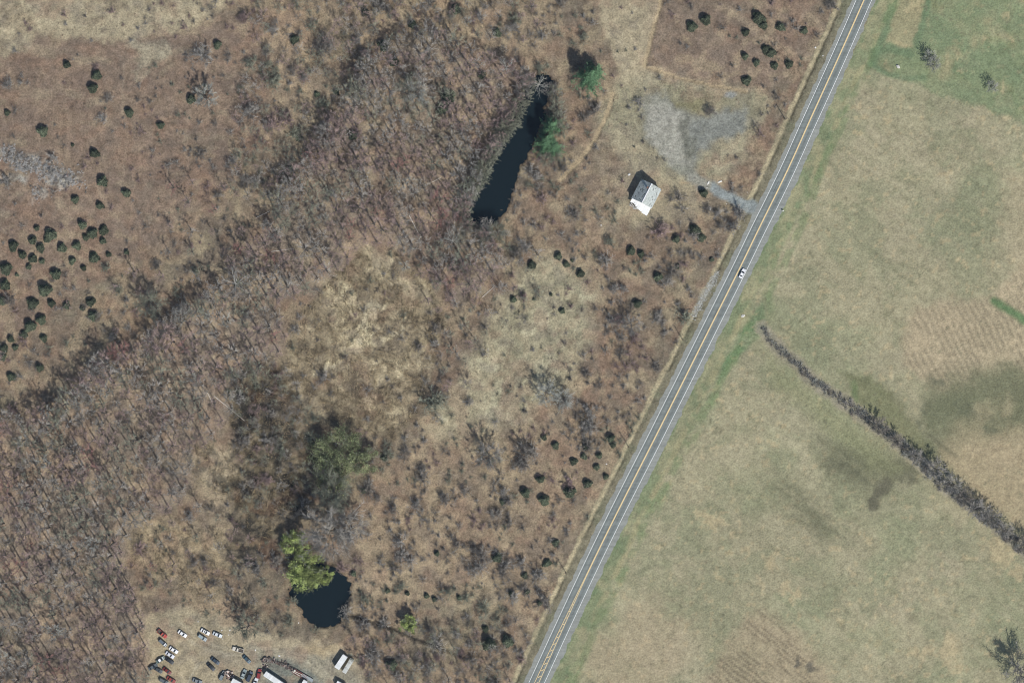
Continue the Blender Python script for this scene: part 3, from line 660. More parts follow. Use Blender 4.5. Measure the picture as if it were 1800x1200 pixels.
#@@PART2
# ================================================================== the house
def quad_panel(mb, a, b, c, d, th, tint=None):
    """slab: quad a b c d (ccw seen from outside), thickened inward"""
    a, b, c, d = [np.array(q, float) for q in (a, b, c, d)]
    n = np.cross(b - a, d - a); n /= np.linalg.norm(n)
    lo = [q - n * th for q in (a, b, c, d)]
    mb.hexa(np.array(lo + [a, b, c, d]), tint)
M_WALL = mat('weathered_white_boards', (.60, .60, .57), .8, tint=1, noise=.2, nscale=1.5)
M_SHING = mat('worn_pale_shingles', (.50, .53, .50), .9, tint=1, noise=.25, nscale=1.1, col2=(.36, .39, .37))
M_DARKWOOD = mat('dark_old_wood', (.10, .085, .07), .9, noise=.2)
M_METAL_W = mat('white_sheet_metal', (.82, .82, .80), .45, tint=1, noise=.05, nscale=.6)
M_GLASS = mat('dark_window_glass', (.02, .025, .03), .08, spec=.6)
M_DOOR = mat('grey_door_paint', (.30, .30, .29), .7)
M_BRICKC = mat('old_chimney_brick', (.26, .15, .11), .9, noise=.2, nscale=3)
hx, hy = P(1135.5, 341.5)
house = tag(link('old_house', None, loc=(hx, hy, 0), rotz=math.radians(-27.3)), 'weathered white gabled farmhouse with patchy grey shingle roof beside the gravel pad', 'house')
HL, HW, HE, HR = 9.9, 10.2, 4.9, 9.1      # length along ridge (local y), width, eave, ridge
def wall(pts3, nrm_th=.18):
    mb = MB(); quad_panel(mb, *pts3, nrm_th); return mb
w2, l2 = HW / 2, HL / 2
wall([(-w2, -l2, -.3), (w2, -l2, -.3), (w2, -l2, HE), (-w2, -l2, HE)]).build('front_wall', M_WALL, house)
wall([(w2, l2, -.3), (-w2, l2, -.3), (-w2, l2, HE), (w2, l2, HE)]).build('rear_wall', M_WALL, house)
wall([(w2, -l2 + .18, -.3), (w2, l2 - .18, -.3), (w2, l2 - .18, HE), (w2, -l2 + .18, HE)]).build('side_wall', M_WALL, house)
wall([(-w2, l2 - .18, -.3), (-w2, -l2 + .18, -.3), (-w2, -l2 + .18, HE), (-w2, l2 - .18, HE)]).build('side_wall', M_WALL, house)
for sg in (-1, 1):
    mb = MB(); y = sg * (l2 - .09)
    V = [(-w2, y - .09, HE), (w2, y - .09, HE), (0, y - .09, HR - .12), (-w2, y + .09, HE), (w2, y + .09, HE), (0, y + .09, HR - .12)]
    mb.add(V, [[0, 1, 2], [5, 4, 3], [0, 3, 4], [0, 4, 1], [1, 4, 5], [1, 5, 2], [2, 5, 3], [2, 3, 0]]); mb.build('gable', M_WALL, house)
hr = random.Random(4)
for sg in (-1, 1):
    slope = MB(); ov_ = .45; NC = 15
    run = w2 + ov_; drop = (HR - HE) / w2
    slope_len = run
    for k in range(NC):                   # lapped shingle courses, each broken into strips that sit a little unevenly
        xa = run * k / NC; xb = run * (k + 1.12) / NC
        y = -l2 - .35
        while y < l2 + .35 - .01:
            wd = min(hr.uniform(.5, 1.1), l2 + .35 - y)
            if wd < .15: break
            lift = hr.uniform(0, .05); t_ = hr.uniform(.78, 1.1)
            if hr.random() < .07: t_ *= .45
            if hr.random() < .022: y += wd; continue
            z1 = HR - xa * drop; z2 = HR - xb * drop + .06 + lift
            a_, b_, c_, d_ = (sg * xa, y, z1), (sg * xa, y + wd - .02, z1), (sg * xb, y + wd - .02, z2), (sg * xb, y, z2)
            pts_ = [a_, d_, c_, b_] if sg > 0 else [a_, b_, c_, d_]
            quad_panel(slope, *pts_, .03, t_); y += wd
    o = slope.build('shingle_course', M_SHING, None)
    deck = MB(); a_, b_, c_, d_ = (0, -l2 - .3, HR - .05), (0, l2 + .3, HR - .05), (sg * run * .99, l2 + .3, HR - run * drop * .99 - .05), (sg * run * .99, -l2 - .3, HR - run * drop * .99 - .05)
    quad_panel(deck, *([a_, d_, c_, b_] if sg > 0 else [a_, b_, c_, d_]), .06)
    dk_ = deck.build('roof', M_DARKWOOD, house); o.parent = dk_; o['kind'] = 'stuff'
mb = MB(); mb.box((0, 0, HR + .05), (.42, HL + .66, .07)); mb.build('ridge_cap', M_METAL_W, house)
mb = MB(); mb.box((-1.1, 2.6, HR - .2), (.7, .7, 1.9)); ch = mb.build('chimney', M_BRICKC, house)
for (x, z) in ((-2.6, 3.3), (2.6, 3.3)):
    f = MB().box((x, -l2 - .03, z), (1.1, .08, 1.5)).build('window', M_WALL, house); MB().box((x, -l2 - .08, z), (.86, .03, 1.26)).build('pane', M_GLASS, f)
for sg in (-1, 1):
    for (y, z) in ((-2.5, 1.6), (2.3, 1.6), (-2.5, 3.9), (2.3, 3.9)):
        f = MB().box((sg * (w2 + .03), y, z), (.08, 1.0, 1.3)).build('window', M_WALL, house); MB().box((sg * (w2 + .08), y, z), (.03, .78, 1.06)).build('pane', M_GLASS, f)
d_ = MB().box((.9, -l2 - .04, 1.05), (1.0, .08, 2.1)).build('door', M_DOOR, house); MB().box((1.25, -l2 - .11, 1.05), (.06, .06, .12)).build('handle', M_DARKWOOD, d_)
# white sheet porch roof along the front, its west half sagging and torn
for k in range(10):
    x0_ = -w2 - .1 + k * (HW + .2) / 10; x1_ = x0_ + (HW + .2) / 10 - .012
    dep = [2.2, 1.9, 2.3, 2.8, 3.3, 3.6, 3.9, 4.2, 4.3, 4.3][k] + hr.uniform(-.15, .15); sag = [1.0, .8, .5, .3, .1, 0, 0, 0, 0, 0][k] + hr.uniform(0, .06)
    mb = MB(); z1 = 3.0 + hr.uniform(0, .04); z2 = 2.55 - sag * .6 + hr.uniform(0, .04)
    quad_panel(mb, (x0_, -l2 - .02 - dep, z2), (x1_, -l2 - .02 - dep, z2), (x1_, -l2 - .02, z1), (x0_, -l2 - .02, z1), .03, hr.uniform(.92, 1.04))
    mb.build('porch_roof_sheet', M_METAL_W, house)
for x in (-1.2, 1.2, 3.2, 4.9): MB().frusta((x, -l2 - 3.1, -.2), (x, -l2 - 3.1, 2.5), .07, .07, 4).build('porch_post', M_WALL, house)
for k in range(9):
    MB().box((-3.0 + hr.uniform(-2.2, 2.0), -l2 - 2.6 - hr.uniform(0, 1.6), .12 + .05 * k), (hr.uniform(1.6, 3.2), .28, .05), hr.uniform(-.6, .6), hr.uniform(.6, 1)).build('fallen_board', M_WALL, house)
MB().box((0, -l2 - 1.5, .15), (HW - .3, 2.9, .5)).build('porch_deck', M_DARKWOOD, house)

# ================================================================== vehicles
M_TYRE = mat('tyre_rubber', (.02, .02, .02), .9); M_RIM = mat('wheel_rim', (.35, .36, .37), .4, metal=.6)
M_LAMP = mat('lamp_glass', (.75, .75, .72), .2); M_RED = mat('red_lamp', (.35, .02, .015), .3); M_CHROME = mat('bumper_metal', (.3, .31, .32), .35, metal=.7)
_paint = {}
def paint(c, rough=.35):
    key = (tuple(c), rough)
    if key not in _paint: _paint[key] = mat('car_paint', c, rough, noise=.06, nscale=1.2, spec=.5)
    return _paint[key]
def loft(stations, ring):
    """closed loft: stations [(x, ring pts (y,z))]"""
    V = []; F = []
    n = ring
    for x, pts in stations:
        for y, z in pts: V.append((x, y, z))
    for k in range(len(stations) - 1):
        for j in range(n):
            a = k * n + j; b_ = k * n + (j + 1) % n; F += [[a, b_, b_ + n], [a, b_ + n, a + n]]
    for j in range(1, n - 1):
        F.append([0, j + 1, j]); e = (len(stations) - 1) * n; F.append([e, e + j, e + j + 1])
    return V, F
_carmesh = {}
def car(kind, px, py, deg, col, label, hood=None, roofc=None, rough=.35, cat='car', sc=1.0, group='junked vehicles in the dirt yard', trunk=None, hoodless=False):
    """deg: heading of the front, compass degrees on the photo (0 = up, 90 = right)"""
    root = tag(link({'sedan': 'parked_car', 'pickup': 'pickup_truck', 'van': 'parked_van', 'wagon': 'parked_car'}[kind], None, loc=(*P(px, py), float(gz(px, py)) + .02), rotz=math.radians(90 - deg), scale=sc), label, cat, group)
    pm = paint(col, rough)
    L, Wd = {'sedan': (4.8, 1.84), 'pickup': (5.6, 1.95), 'van': (5.2, 2.0), 'wagon': (4.8, 1.86)}[kind]
    belt = {'sedan': .92, 'pickup': 1.05, 'van': 1.1, 'wagon': .98}[kind]; top = {'sedan': 1.44, 'pickup': 1.85, 'van': 2.05, 'wagon': 1.66}[kind]
    hz = {'sedan': .86, 'pickup': 1.06, 'van': 1.05, 'wagon': .95}[kind]; h = L / 2
    def part(nm, fn, m_, parent=root, kk=None):
        key = (kind, nm, kk)
        if key not in _carmesh:
            mb = MB(); fn(mb); _carmesh[key] = mb.mesh(nm, m_)
        o = link(nm, _carmesh[key], parent)
        o.material_slots[0].link = 'OBJECT'; o.material_slots[0].material = m_
        return o
    def rg(wf, zl, zt):
        y = Wd / 2 * wf
        return [(-y * .9, zl), (y * .9, zl), (y, zl + .18), (y, zt - .14), (y * .9, zt), (-y * .9, zt), (-y, zt - .14), (-y, zl + .18)]
    tail = belt if kind != 'pickup' else .98
    st = [(-h, rg(.84, .42, tail - .12)), (-h + .12, rg(.95, .32, tail - .02)), (-h + .6, rg(1, .26, tail)), (-.2, rg(1, .24, belt)), (h * .38, rg(1, .24, belt - .01)), (h - .55, rg(.98, .26, hz - .05)), (h - .12, rg(.9, .32, hz - .16)), (h, rg(.76, .42, hz - .26))]
    if kind == 'pickup': st[2] = (-h + .6, rg(1, .3, .62)); st[0] = (-h, rg(.95, .4, .6)); st[1] = (-h + .12, rg(1, .34, .62)); st.insert(3, (-.52, rg(1, .26, .64))); st[4] = (-.5, rg(1, .26, belt))
    part('body', lambda mb: mb.add(*loft(st, 8)), pm)
    gb, gf, rb, rf = {'sedan': (-h + .75, h * .42, -h + 1.35, h * .08), 'wagon': (-h + .12, h * .44, -h + .4, h * .12), 'van': (-h + .08, h * .62, -h + .2, h * .36), 'pickup': (-.46, h * .42, -.26, h * .16)}[kind]
    yb, yt = Wd / 2 * .93, Wd / 2 * .76
    core = [(gb, -yb, belt - .03), (gf, -yb, belt - .03), (gf, yb, belt - .03), (gb, yb, belt - .03), (rb, -yt, top - .05), (rf, -yt, top - .05), (rf, yt, top - .05), (rb, yt, top - .05)]
    cab = part('cabin', lambda mb: mb.hexa(np.array(core)), pm)
    def pane(a, b_, c_, d_, ins=.1):
        P4 = [np.array(core[i]) for i in (a, b_, c_, d_)]; c0 = sum(P4) / 4; n_ = np.cross(P4[1] - P4[0], P4[3] - P4[0]); n_ /= np.linalg.norm(n_)
        Q4 = [c0 + (p - c0) * (1 - ins) + n_ * .02 for p in P4]
        return lambda mb: quad_panel(mb, *Q4, .015)
    part('windshield', pane(1, 2, 6, 5), M_GLASS); part('rear_window', pane(3, 0, 4, 7), M_GLASS)
    part('side_window', pane(0, 1, 5, 4, .16), M_GLASS, kk=0); part('side_window', pane(2, 3, 7, 6, .16), M_GLASS, kk=1)
    part('roof', lambda mb: mb.box(((rb + rf) / 2, 0, top - .03), (abs(rf - rb) * 1.02, yt * 2.02, .05)), paint(roofc, rough) if roofc is not None else pm)
    if not hoodless:
        part('hood', lambda mb: quad_panel(mb, (gf + .06, -Wd * .41, belt + .015), (h - .2, -Wd * .36, hz - .13), (h - .2, Wd * .36, hz - .13), (gf + .06, Wd * .41, belt + .015), .03), paint(hood, rough) if hood is not None else pm)
    else:
        part('engine', lambda mb: (mb.box((h * .66, 0, hz - .02), (.8, .8, .12), 0, .8), mb.box((h * .5, .3, hz + .02), (.3, .5, .1)), mb.box((h * .8, -.4, hz - .08), (.25, .4, .2))), M_TYRE)
    if kind == 'sedan': part('trunk_lid', lambda mb: quad_panel(mb, (-h + .16, -Wd * .39, belt + .0), (gb - .04, -Wd * .42, belt + .015), (gb - .04, Wd * .42, belt + .015), (-h + .16, Wd * .39, belt + .0), .03), paint(trunk, rough) if trunk is not None else pm)
    if kind == 'pickup':
        def bed(mb):
            for s_ in (-1, 1): mb.box((-h / 2 - .24, s_ * (Wd / 2 - .07), .86), (h - .52, .14, .5))
            mb.box((-h + .06, 0, .86), (.1, Wd - .3, .48))
        part('bed', bed, pm); part('bed_floor', lambda mb: mb.box((-h / 2 - .24, 0, .66), (h - .66, Wd - .3, .06)), M_DARKWOOD)
    for sx in (-1, 1):
        part('bumper', lambda mb, sx=sx: mb.box((sx * (h + .01), 0, .48), (.1, Wd * .82, .16)), M_CHROME, kk=sx)
        for sy in (-1, 1):
            wx, wy = sx * h * .58, sy * (Wd / 2 - .08)
            ty = part('tyre', lambda mb, wx=wx, wy=wy: mb.frusta((wx, wy - .11, .33), (wx, wy + .11, .33), .33, .33, 12), M_TYRE, kk=(sx, sy))
            part('rim', lambda mb, wx=wx, wy=wy, sy=sy: mb.frusta((wx, wy + sy * .08, .33), (wx, wy + sy * .13, .33), .2, .17, 10), M_RIM, ty, kk=(sx, sy))
            part('headlight' if sx > 0 else 'tail_light', lambda mb, sx=sx, sy=sy: mb.box((sx * (h - .03), sy * Wd * .33, hz - .3 if sx > 0 else tail - .28), (.1, .3, .14)), M_LAMP if sx > 0 else M_RED, kk=(sx, sy))
    for sy in (-1, 1): part('side_mirror', lambda mb, sy=sy: mb.box((gf - .12, sy * (Wd / 2 + .06), belt + .08), (.1, .16, .12)), pm, kk=sy)
    return root
WHT, SIL, DGR, NAV, BLK, REDC, BLU = (.75, .76, .76), (.42, .44, .45), (.11, .125, .13), (.035, .055, .08), (.022, .025, .028), (.36, .045, .035), (.07, .10, .15)
car('sedan', 1304.6, 480.5, 27, (.80, .80, .81), 'clean white car driving up the east lane of the road', group='cars on the road', sc=1.02)
JY = 'junked vehicles in the dirt yard'
car('pickup', 285.5, 1113, 130, REDC, 'rusty red pickup with pale patch, northernmost at the wood edge', roofc=(.42, .07, .05), hood=(.5, .1, .06), cat='pickup', rough=.55)
car('sedan', 321, 1113, 124, WHT, 'white car parked alone between the red pickup and the paired white cars')
car('sedan', 361, 1109.5, 119, WHT, 'white car with dark open sunroof, touching a grey car', roofc=(.8, .8, .78), hood=(.78, .76, .70))
MB_ = MB().box((-.25, 0, 1.452), (.62, .62, .03)); MB_.build('open_sunroof', M_GLASS, COL.objects[-1].parent if COL.objects[-1].parent else COL.objects[-1])
car('wagon', 356, 1119.5, 124, (.27, .31, .32), 'blue grey car beside the white car with open sunroof', hood=(.42, .46, .46), roofc=(.30, .36, .37))
car('sedan', 382.5, 1114.5, 113, (.50, .54, .56), 'silver car with white hood, easternmost of the north row', hood=(.78, .79, .78), roofc=(.62, .66, .70))
car('wagon', 286.5, 1128.5, 131, DGR, 'dark grey car with white front end, just below the red pickup', hood=(.74, .76, .76), roofc=(.12, .14, .16))
car('sedan', 305.5, 1141.5, 123, WHT, 'white car nose to tail behind the dark grey one', roofc=(.8, .8, .79))
car('sedan', 299, 1150, 123, (.62, .64, .68), 'pale silver car close under the nose to tail white car')
car('sedan', 282.5, 1158.5, 57, (.13, .18, .16), 'green car with bright white roof, turned the other way at the row end', roofc=WHT, hood=(.5, .52, .5))
car('sedan', 298, 1160, 125, BLK, 'black car below the pale silver car')
car('sedan', 378.5, 1160.5, 128, NAV, 'navy car standing alone in the middle of the yard')
car('pickup', 418.5, 1140.8, 285, (.62, .58, .50), 'stripped cream pickup with an empty frame bed, in the yard centre', cat='pickup', rough=.7)
car('sedan', 434, 1157.5, 136, (.045, .085, .11), 'dark teal car with white front corner near the stripped cream pickup', hood=(.09, .15, .18))
car('sedan', 269, 1171, 62, DGR, 'charcoal car at the lower left of the yard')
car('sedan', 278, 1176, 122, (.05, .06, .065), 'black car wedged below the charcoal car')
car('sedan', 294, 1178, 128, (.16, .025, .02), 'dark red car in the lower left group')
car('sedan', 301, 1193.5, 122, (.24, .04, .03), 'faded red car at the bottom edge, lower left group', rough=.6)
car('wagon', 288, 1196, 118, DGR, 'dark wagon at the bottom edge beside the faded red car')
car('sedan', 371, 1171, 135, BLK, 'black car just south west of the navy one')
car('sedan', 347, 1196, 110, (.20, .22, .23), 'grey car cut by the bottom edge, middle of the yard')
car('wagon', 391, 1186.5, 28, (.20, .23, .24), 'grey car missing its hood beside the heap of car parts', hoodless=True)
car('sedan', 428.5, 1183.5, 22, (.32, .37, .36), 'silver green car parked beside the blue black van', hood=(.20, .25, .25))
car('van', 439, 1188, 24, (.045, .06, .085), 'blue black van parked between the silver green and red cars', cat='van', hood=(.12, .15, .19))
car('sedan', 448.5, 1198.5, 24, WHT, 'white car cut by the bottom edge beside the van')
car('wagon', 455.5, 1183, 12, (.24, .035, .035), 'dark red car between the van and the long white trailer', hood=(.32, .06, .06))

M_BOX = mat('trailer_white_panel', (.74, .75, .73), .5, tint=1, noise=.08, nscale=.8); M_BOX2 = mat('trailer_pale_panel', (.52, .53, .49), .6, tint=1, noise=.12, nscale=.8)
def box_trailer(px, py, deg, L, Wd, Hh, label, m_, roof_box=False, ribs=9, tongue=True, cat='trailer'):
    root = tag(link('box_trailer', None, loc=(*P(px, py), float(gz(px, py))), rotz=math.radians(90 - deg)), label, cat, 'white trailers in the dirt yard')
    MB().box((0, 0, .75 + (Hh - .75) / 2), (L, Wd, Hh - .75)).build('body', m_, root)
    n = ribs; rs_ = random.Random(px)
    for k in range(n):
        x = -L / 2 + L * (k + .5) / n
        MB().box((x, 0, Hh + .012), (L / n - .03, Wd + .02, .05), 0, rs_.uniform(.86, 1.05)).build('roof_panel', m_, root)
    MB().box((0, 0, .62), (L * .96, Wd * .5, .2)).build('chassis', M_DARKWOOD, root)
    for sx in (-L * .32, -L * .20):
        for sy in (-1, 1):
            ty = MB().frusta((sx, sy * Wd * .38, .42), (sx, sy * Wd * .49, .42), .42, .42, 12).build('tyre', M_TYRE, root); MB().frusta((sx, sy * Wd * .48, .42), (sx, sy * Wd * .5, .42), .24, .2, 10).build('rim', M_RIM, ty)
    if tongue: MB().box((L / 2 + .7, 0, .62), (1.5, .14, .12)).build('tow_bar', M_DARKWOOD, root)
    d = MB().box((-L / 2 - .03, 0, 1.7), (.05, Wd * .9, Hh - 1.2)).build('rear_door', m_, root); MB().box((-L / 2 - .08, .2, 1.5), (.05, .06, .4)).build('handle', M_CHROME, d)
    if roof_box:
        for x, y in ((-1.4, .2), (1.1, -.2)): MB().box((x, y, Hh + .16), (.7, .7, .24)).build('roof_vent', m_, root)
    return root
box_trailer(600.2, 1161.5, 34, 7.6, 2.75, 3.2, 'bright white box trailer, broadest of those along the east side of the yard', M_BOX, ribs=7)
box_trailer(612.5, 1168.5, 31, 7.9, 2.1, 2.6, 'narrow grey white camper trailer parked along the wide white trailer', M_BOX2, True, 8, cat='camper')
box_trailer(600, 1203, 118, 5.2, 2.6, 2.9, 'white trailer end at the bottom edge below the two long ones', M_BOX, ribs=5)
box_trailer(486, 1194.5, 124, 13.2, 2.6, 3.3, 'very long white semi trailer lying on the grey gravel', M_BOX, ribs=12)
box_trailer(418, 1199, 118, 6.0, 2.5, 2.9, 'white trailer at the bottom edge beside the heap of car parts', M_BOX, ribs=5)
box_trailer(534.5, 1200.5, 30, 4.0, 2.2, 2.4, 'small white trailer at the bottom edge right of the grey gravel', M_BOX, ribs=4)
# rusty red flatbed trailer with bare rails
M_RUST = mat('rust_red_steel', (.21, .075, .06), .8, noise=.25, nscale=2); M_PALEP = mat('pale_plank', (.62, .58, .50), .8, noise=.15)
fb = tag(link('flatbed_trailer', None, loc=(*P(527, 1184), float(gz(527, 1184))), rotz=math.radians(90 - 120)), 'rusty red flatbed trailer with bare cross rails beside the grey gravel', 'trailer')
for s_ in (-1, 1): MB().box((0, s_ * 1.15, .8), (7.2, .16, .2)).build('rail', M_RUST, fb)
for k in range(11): MB().box((-3.3 + k * .66, 0, .82), (.14, 2.1, .12)).build('cross_member', M_RUST, fb)
for k in range(4): MB().box((-1.4 + k * .3, -.6 + .42 * k, .93), (4.2, .24, .07), .06 * k).build('plank', M_PALEP if k % 2 == 0 else M_RUST, fb)
for sx in (-1.9, -1.0):
    for sy in (-1, 1): MB().frusta((sx, sy * 1.3 - .1, .38), (sx, sy * 1.3 + .1, .38), .38, .38, 12).build('tyre', M_TYRE, fb)
MB().box((4.2, 0, .8), (1.4, .14, .14)).build('tow_bar', M_RUST, fb); MB().box((-3.0, .3, 1.1), (.9, 1.0, .6)).build('crate', M_PALEP, fb)
fb2 = tag(link('utility_trailer', None, loc=(*P(540, 1190), float(gz(540, 1190))), rotz=math.radians(90 - 120)), 'low grey utility trailer alongside the rusty red flatbed', 'trailer')
MB().box((0, 0, .72), (6.4, 1.5, .14)).build('deck', mat('blue_grey_deck', (.30, .33, .34), .7, noise=.15), fb2)
for s_ in (-1, 1):
    MB().box((0, s_ * .78, .88), (6.4, .07, .22)).build('side_board', M_PALEP, fb2)
    for sx in (-1.2, -.4): MB().frusta((sx, s_ * .92 - .1, .35), (sx, s_ * .92 + .1, .35), .35, .35, 12).build('tyre', M_TYRE, fb2)
# scrap heaps: nobody could count the pieces
def heap(name, pts, n, label, cols, seed, size=(.3, 1.4), hgt=1.0):
    r = random.Random(seed); mb = MB()
    for k in range(n):
        i = r.randrange(len(pts) - 1); t = r.random(); x = pts[i][0] * (1 - t) + pts[i + 1][0] * t + r.gauss(0, 2.2); y = pts[i][1] * (1 - t) + pts[i + 1][1] * t + r.gauss(0, 1.8)
        a, b_ = P(x, y); L = r.uniform(*size)
        if r.random() < .45: mb.box((a, b_, float(gz(x, y)) + r.uniform(.05, hgt)), (L, L * r.uniform(.2, .8), L * r.uniform(.1, .5)), r.uniform(0, 3.1), r.choice(cols))
        else:
            d = Vector((r.gauss(0, 1), r.gauss(0, 1), r.gauss(0, .35))).normalized() * L * .9; z = float(gz(x, y)) + r.uniform(.1, hgt)
            mb.frusta((a, b_, z), (a + d.x, b_ + d.y, max(.05, z + d.z)), .07, .05, 4, r.choice(cols))
    o = mb.build(name, mat(name + '_mix', (.30, .27, .24), .8, tint=1, noise=.3, nscale=1.5, col2=(.22, .13, .10)), None); tag(o, label, 'scrap heap', None, 'stuff'); return o
heap('scrap_heap', [(462, 1160), (470, 1158), (485, 1163), (500, 1168), (516, 1177)], 330, 'brown tangled scrap row along the gravel edge', [.3, .5, .8, 1.2, .4], 5)
heap('car_part_heap', [(396, 1184), (402, 1180), (407, 1186), (402, 1192)], 130, 'heap of pale and dark car parts', [.2, .4, 1.0, 1.9, 2.3], 6, (.3, 1.5))
heap('scrap_heap', [(464, 1167), (468, 1172)], 26, 'dark scrap by the end of the long trailer', [.2, 1.8, .3], 7)
M_PALE = mat('pale_litter', (.72, .70, .66), .7, noise=.15); r_ = random.Random(9)
def lump(name, px, py, dims, m_, label, cat, rotz=0.0, group=None, seed=1, sink=.2):
    """faceted uneven block"""
    r = random.Random(seed); import bmesh
    bm = bmesh.new(); bmesh.ops.create_icosphere(bm, subdivisions=2, radius=.5)
    for v in bm.verts:
        k = 1 + r.uniform(-.13, .13); v.co = Vector((v.co.x * dims[0] * k, v.co.y * dims[1] * k, v.co.z * dims[2] * k))
        if abs(v.co.z) > dims[2] * .36: v.co.z = math.copysign(dims[2] * .36, v.co.z) + r.uniform(-.04, .04) * dims[2]
    me = bpy.data.meshes.new(name); bm.to_mesh(me); bm.free(); me.materials.append(m_)
    return tag(link(name, me, loc=(*P(px, py), float(gz(px, py)) + dims[2] * (.36 - sink)), rotz=rotz), label, cat, group)
M_ROCK = mat('pale_rock', (.55, .53, .48), .9, noise=.25, nscale=1.5)
for (x, y, d, lb) in [(390, 1107, .6, 'small pale scrap lump north east of the silver car'), (404, 1107, .7, 'pale lump of litter, largest near the north yard edge'), (402, 1115, .5, 'small pale scrap piece right of the silver car'), (391, 1122, .5, 'white scrap bit below the silver car nose'),
                      (348, 1092, .5, 'lone pale bit of litter above the white car row'), (449, 1142, .8, 'white scrap piece right of the stripped cream pickup'), (491, 1152, .9, 'white flat scrap piece north of the grey gravel'), (545, 1190, .6, 'pale bit beside the grey utility trailer'), (525, 1094, .6, 'white lump by the west bank of the round pond')]:
    lump('scrap_piece', x, y, (d * 1.3, d * .8, d * .5), M_PALE, lb, 'litter', r_.uniform(0, 3), 'pale litter round the dirt yard', int(x))
lump('limestone_block', 1245, 321.5, (2.1, .75, .8), mat('white_stone', (.80, .77, .70), .8, noise=.08), 'white upright block on the west side of the driveway end', 'stone block', math.radians(62), 'white blocks at the driveway end', 3)
lump('limestone_block', 1265.5, 319.5, (2.3, .85, .8), bpy.data.materials['white_stone'], 'white slanted block on the north side of the driveway end', 'stone block', math.radians(22), 'white blocks at the driveway end', 4)
lump('pale_boulder', 1247.8, 366.5, (1.6, 1.5, .9), M_ROCK, 'round pale boulder south of the driveway', 'boulder', .3, None, 5)
lump('pale_stone', 1242.5, 330.5, (.9, .6, .5), M_ROCK, 'small pale stone beside the cedar at the driveway end', 'stone', .5, None, 6)
lump('white_stone', 1056.5, 396, (.7, .7, .5), M_PALE, 'small white stone in the weeds west of the house', 'stone', 0, None, 7)
lump('pale_boulder', 1578.8, 117.2, (2.3, 1.5, 1.5), M_ROCK, 'pale boulder alone in the green corner of the east field', 'boulder', math.radians(-38), None, 8)
lump('white_stone', 1433.5, 84, (.9, .9, .6), M_PALE, 'white stone left of the straw verge near the top of the road', 'stone', 0, None, 9)
lump('white_stone', 1446.5, 98.5, (.7, .6, .5), M_PALE, 'small white stone on the road verge itself, top right', 'stone', 0, None, 10)
lump('white_stone', 1106, 307, (1.4, 1.0, .7), M_PALE, 'broken white stone in the brush north west of the house', 'stone', .6, None, 11)
lump('white_stone', 1313.5, 338, (.5, .5, .4), M_PALE, 'tiny white stone between driveway and road', 'stone', 0, None, 12)
lump('pale_stone', 1277, 358.5, (.6, .5, .4), M_ROCK, 'tiny pale stone at the south edge of the driveway', 'stone', 0, None, 14)
lump('white_stone', 1066, 815, (.8, .7, .5), M_PALE, 'small white stone beside the road cedars', 'stone', 0, None, 15)
# mailbox
mbx = tag(link('mailbox', None, loc=(*P(1376.3, 371), float(gz(1376, 371))), rotz=.4), 'white mailbox on a post at the east road shoulder', 'mailbox')
MB().frusta((0, 0, -.2), (0, 0, 1.05), .06, .06, 6).build('post', M_DARKWOOD, mbx); MB().box((0, 0, 1.2), (.75, .5, .42)).build('box', M_PALE, mbx)
# riprap along the west verge
mb = MB(); r = random.Random(31)
for k in range(420):
    t = r.random(); x = 1261 * (1 - t) + 1219 * t + r.gauss(0, 2.6) ; y = 480 * (1 - t) + 556 * t + r.gauss(0, 4)
    a, b_ = P(x, y); d = r.uniform(.18, .6)
    mb.box((a, b_, float(gz(x, y)) + d * .15), (d, d * r.uniform(.6, 1), d * .6), r.uniform(0, 3), r.uniform(.6, 1.15))
tag(mb.build('riprap', mat('grey_rubble', (.42, .42, .38), .9, tint=1, noise=.2)), 'grey rubble spread along the west verge', 'rubble', None, 'stuff')
# east shoulder rubbish and the small pale heap
lump('straw_heap', 1306, 555, (2.2, 1.4, .6), M_ROCK, 'low pale heap on the verge by the green wedge', 'heap', .4, None, 21)

# ================================================================== utility poles
M_POLE = mat('pole_wood', (.13, .10, .08), .9, noise=.2, nscale=2); M_INS = mat('insulator', (.35, .34, .32), .3)
def pole(px, py, label, h=9.6, brace=False):
    root = tag(link('utility_pole', None, loc=(*P(px, py), float(gz(px, py)) - .2), rotz=math.radians(-27)), label, 'utility pole', 'utility poles along the road')
    MB().frusta((0, 0, 0), (0, 0, h), .20, .14, 8).build('pole', M_POLE, root)
    ca = MB().box((0, -.2, h - .55), (2.2, .1, .14)).build('crossarm', M_POLE, root)
    for x in (-.95, 0, .95): MB().frusta((x, -.2, h - .48), (x, -.2, h - .2), .05, .03, 6).build('insulator', M_INS, ca)
    if brace:
        MB().frusta((-5.2, -1.0, .1), (-.1, -.05, h * .82), .13, .1, 6).build('brace', M_POLE, root)
    return root
pole(1293.5, 404, 'utility pole with a slanted brace, nearest the driveway', brace=True)
pole(1200, 597, 'utility pole across the road from the hedge end')
pole(1104.5, 784.5, 'utility pole beside the cluster of road cedars')
pole(994, 1004.5, 'utility pole farthest down the road')
pole(1380.5, 210, 'utility pole just east of the gravel pad')
pole(1468, 15.5, 'utility pole at the top edge of the picture')

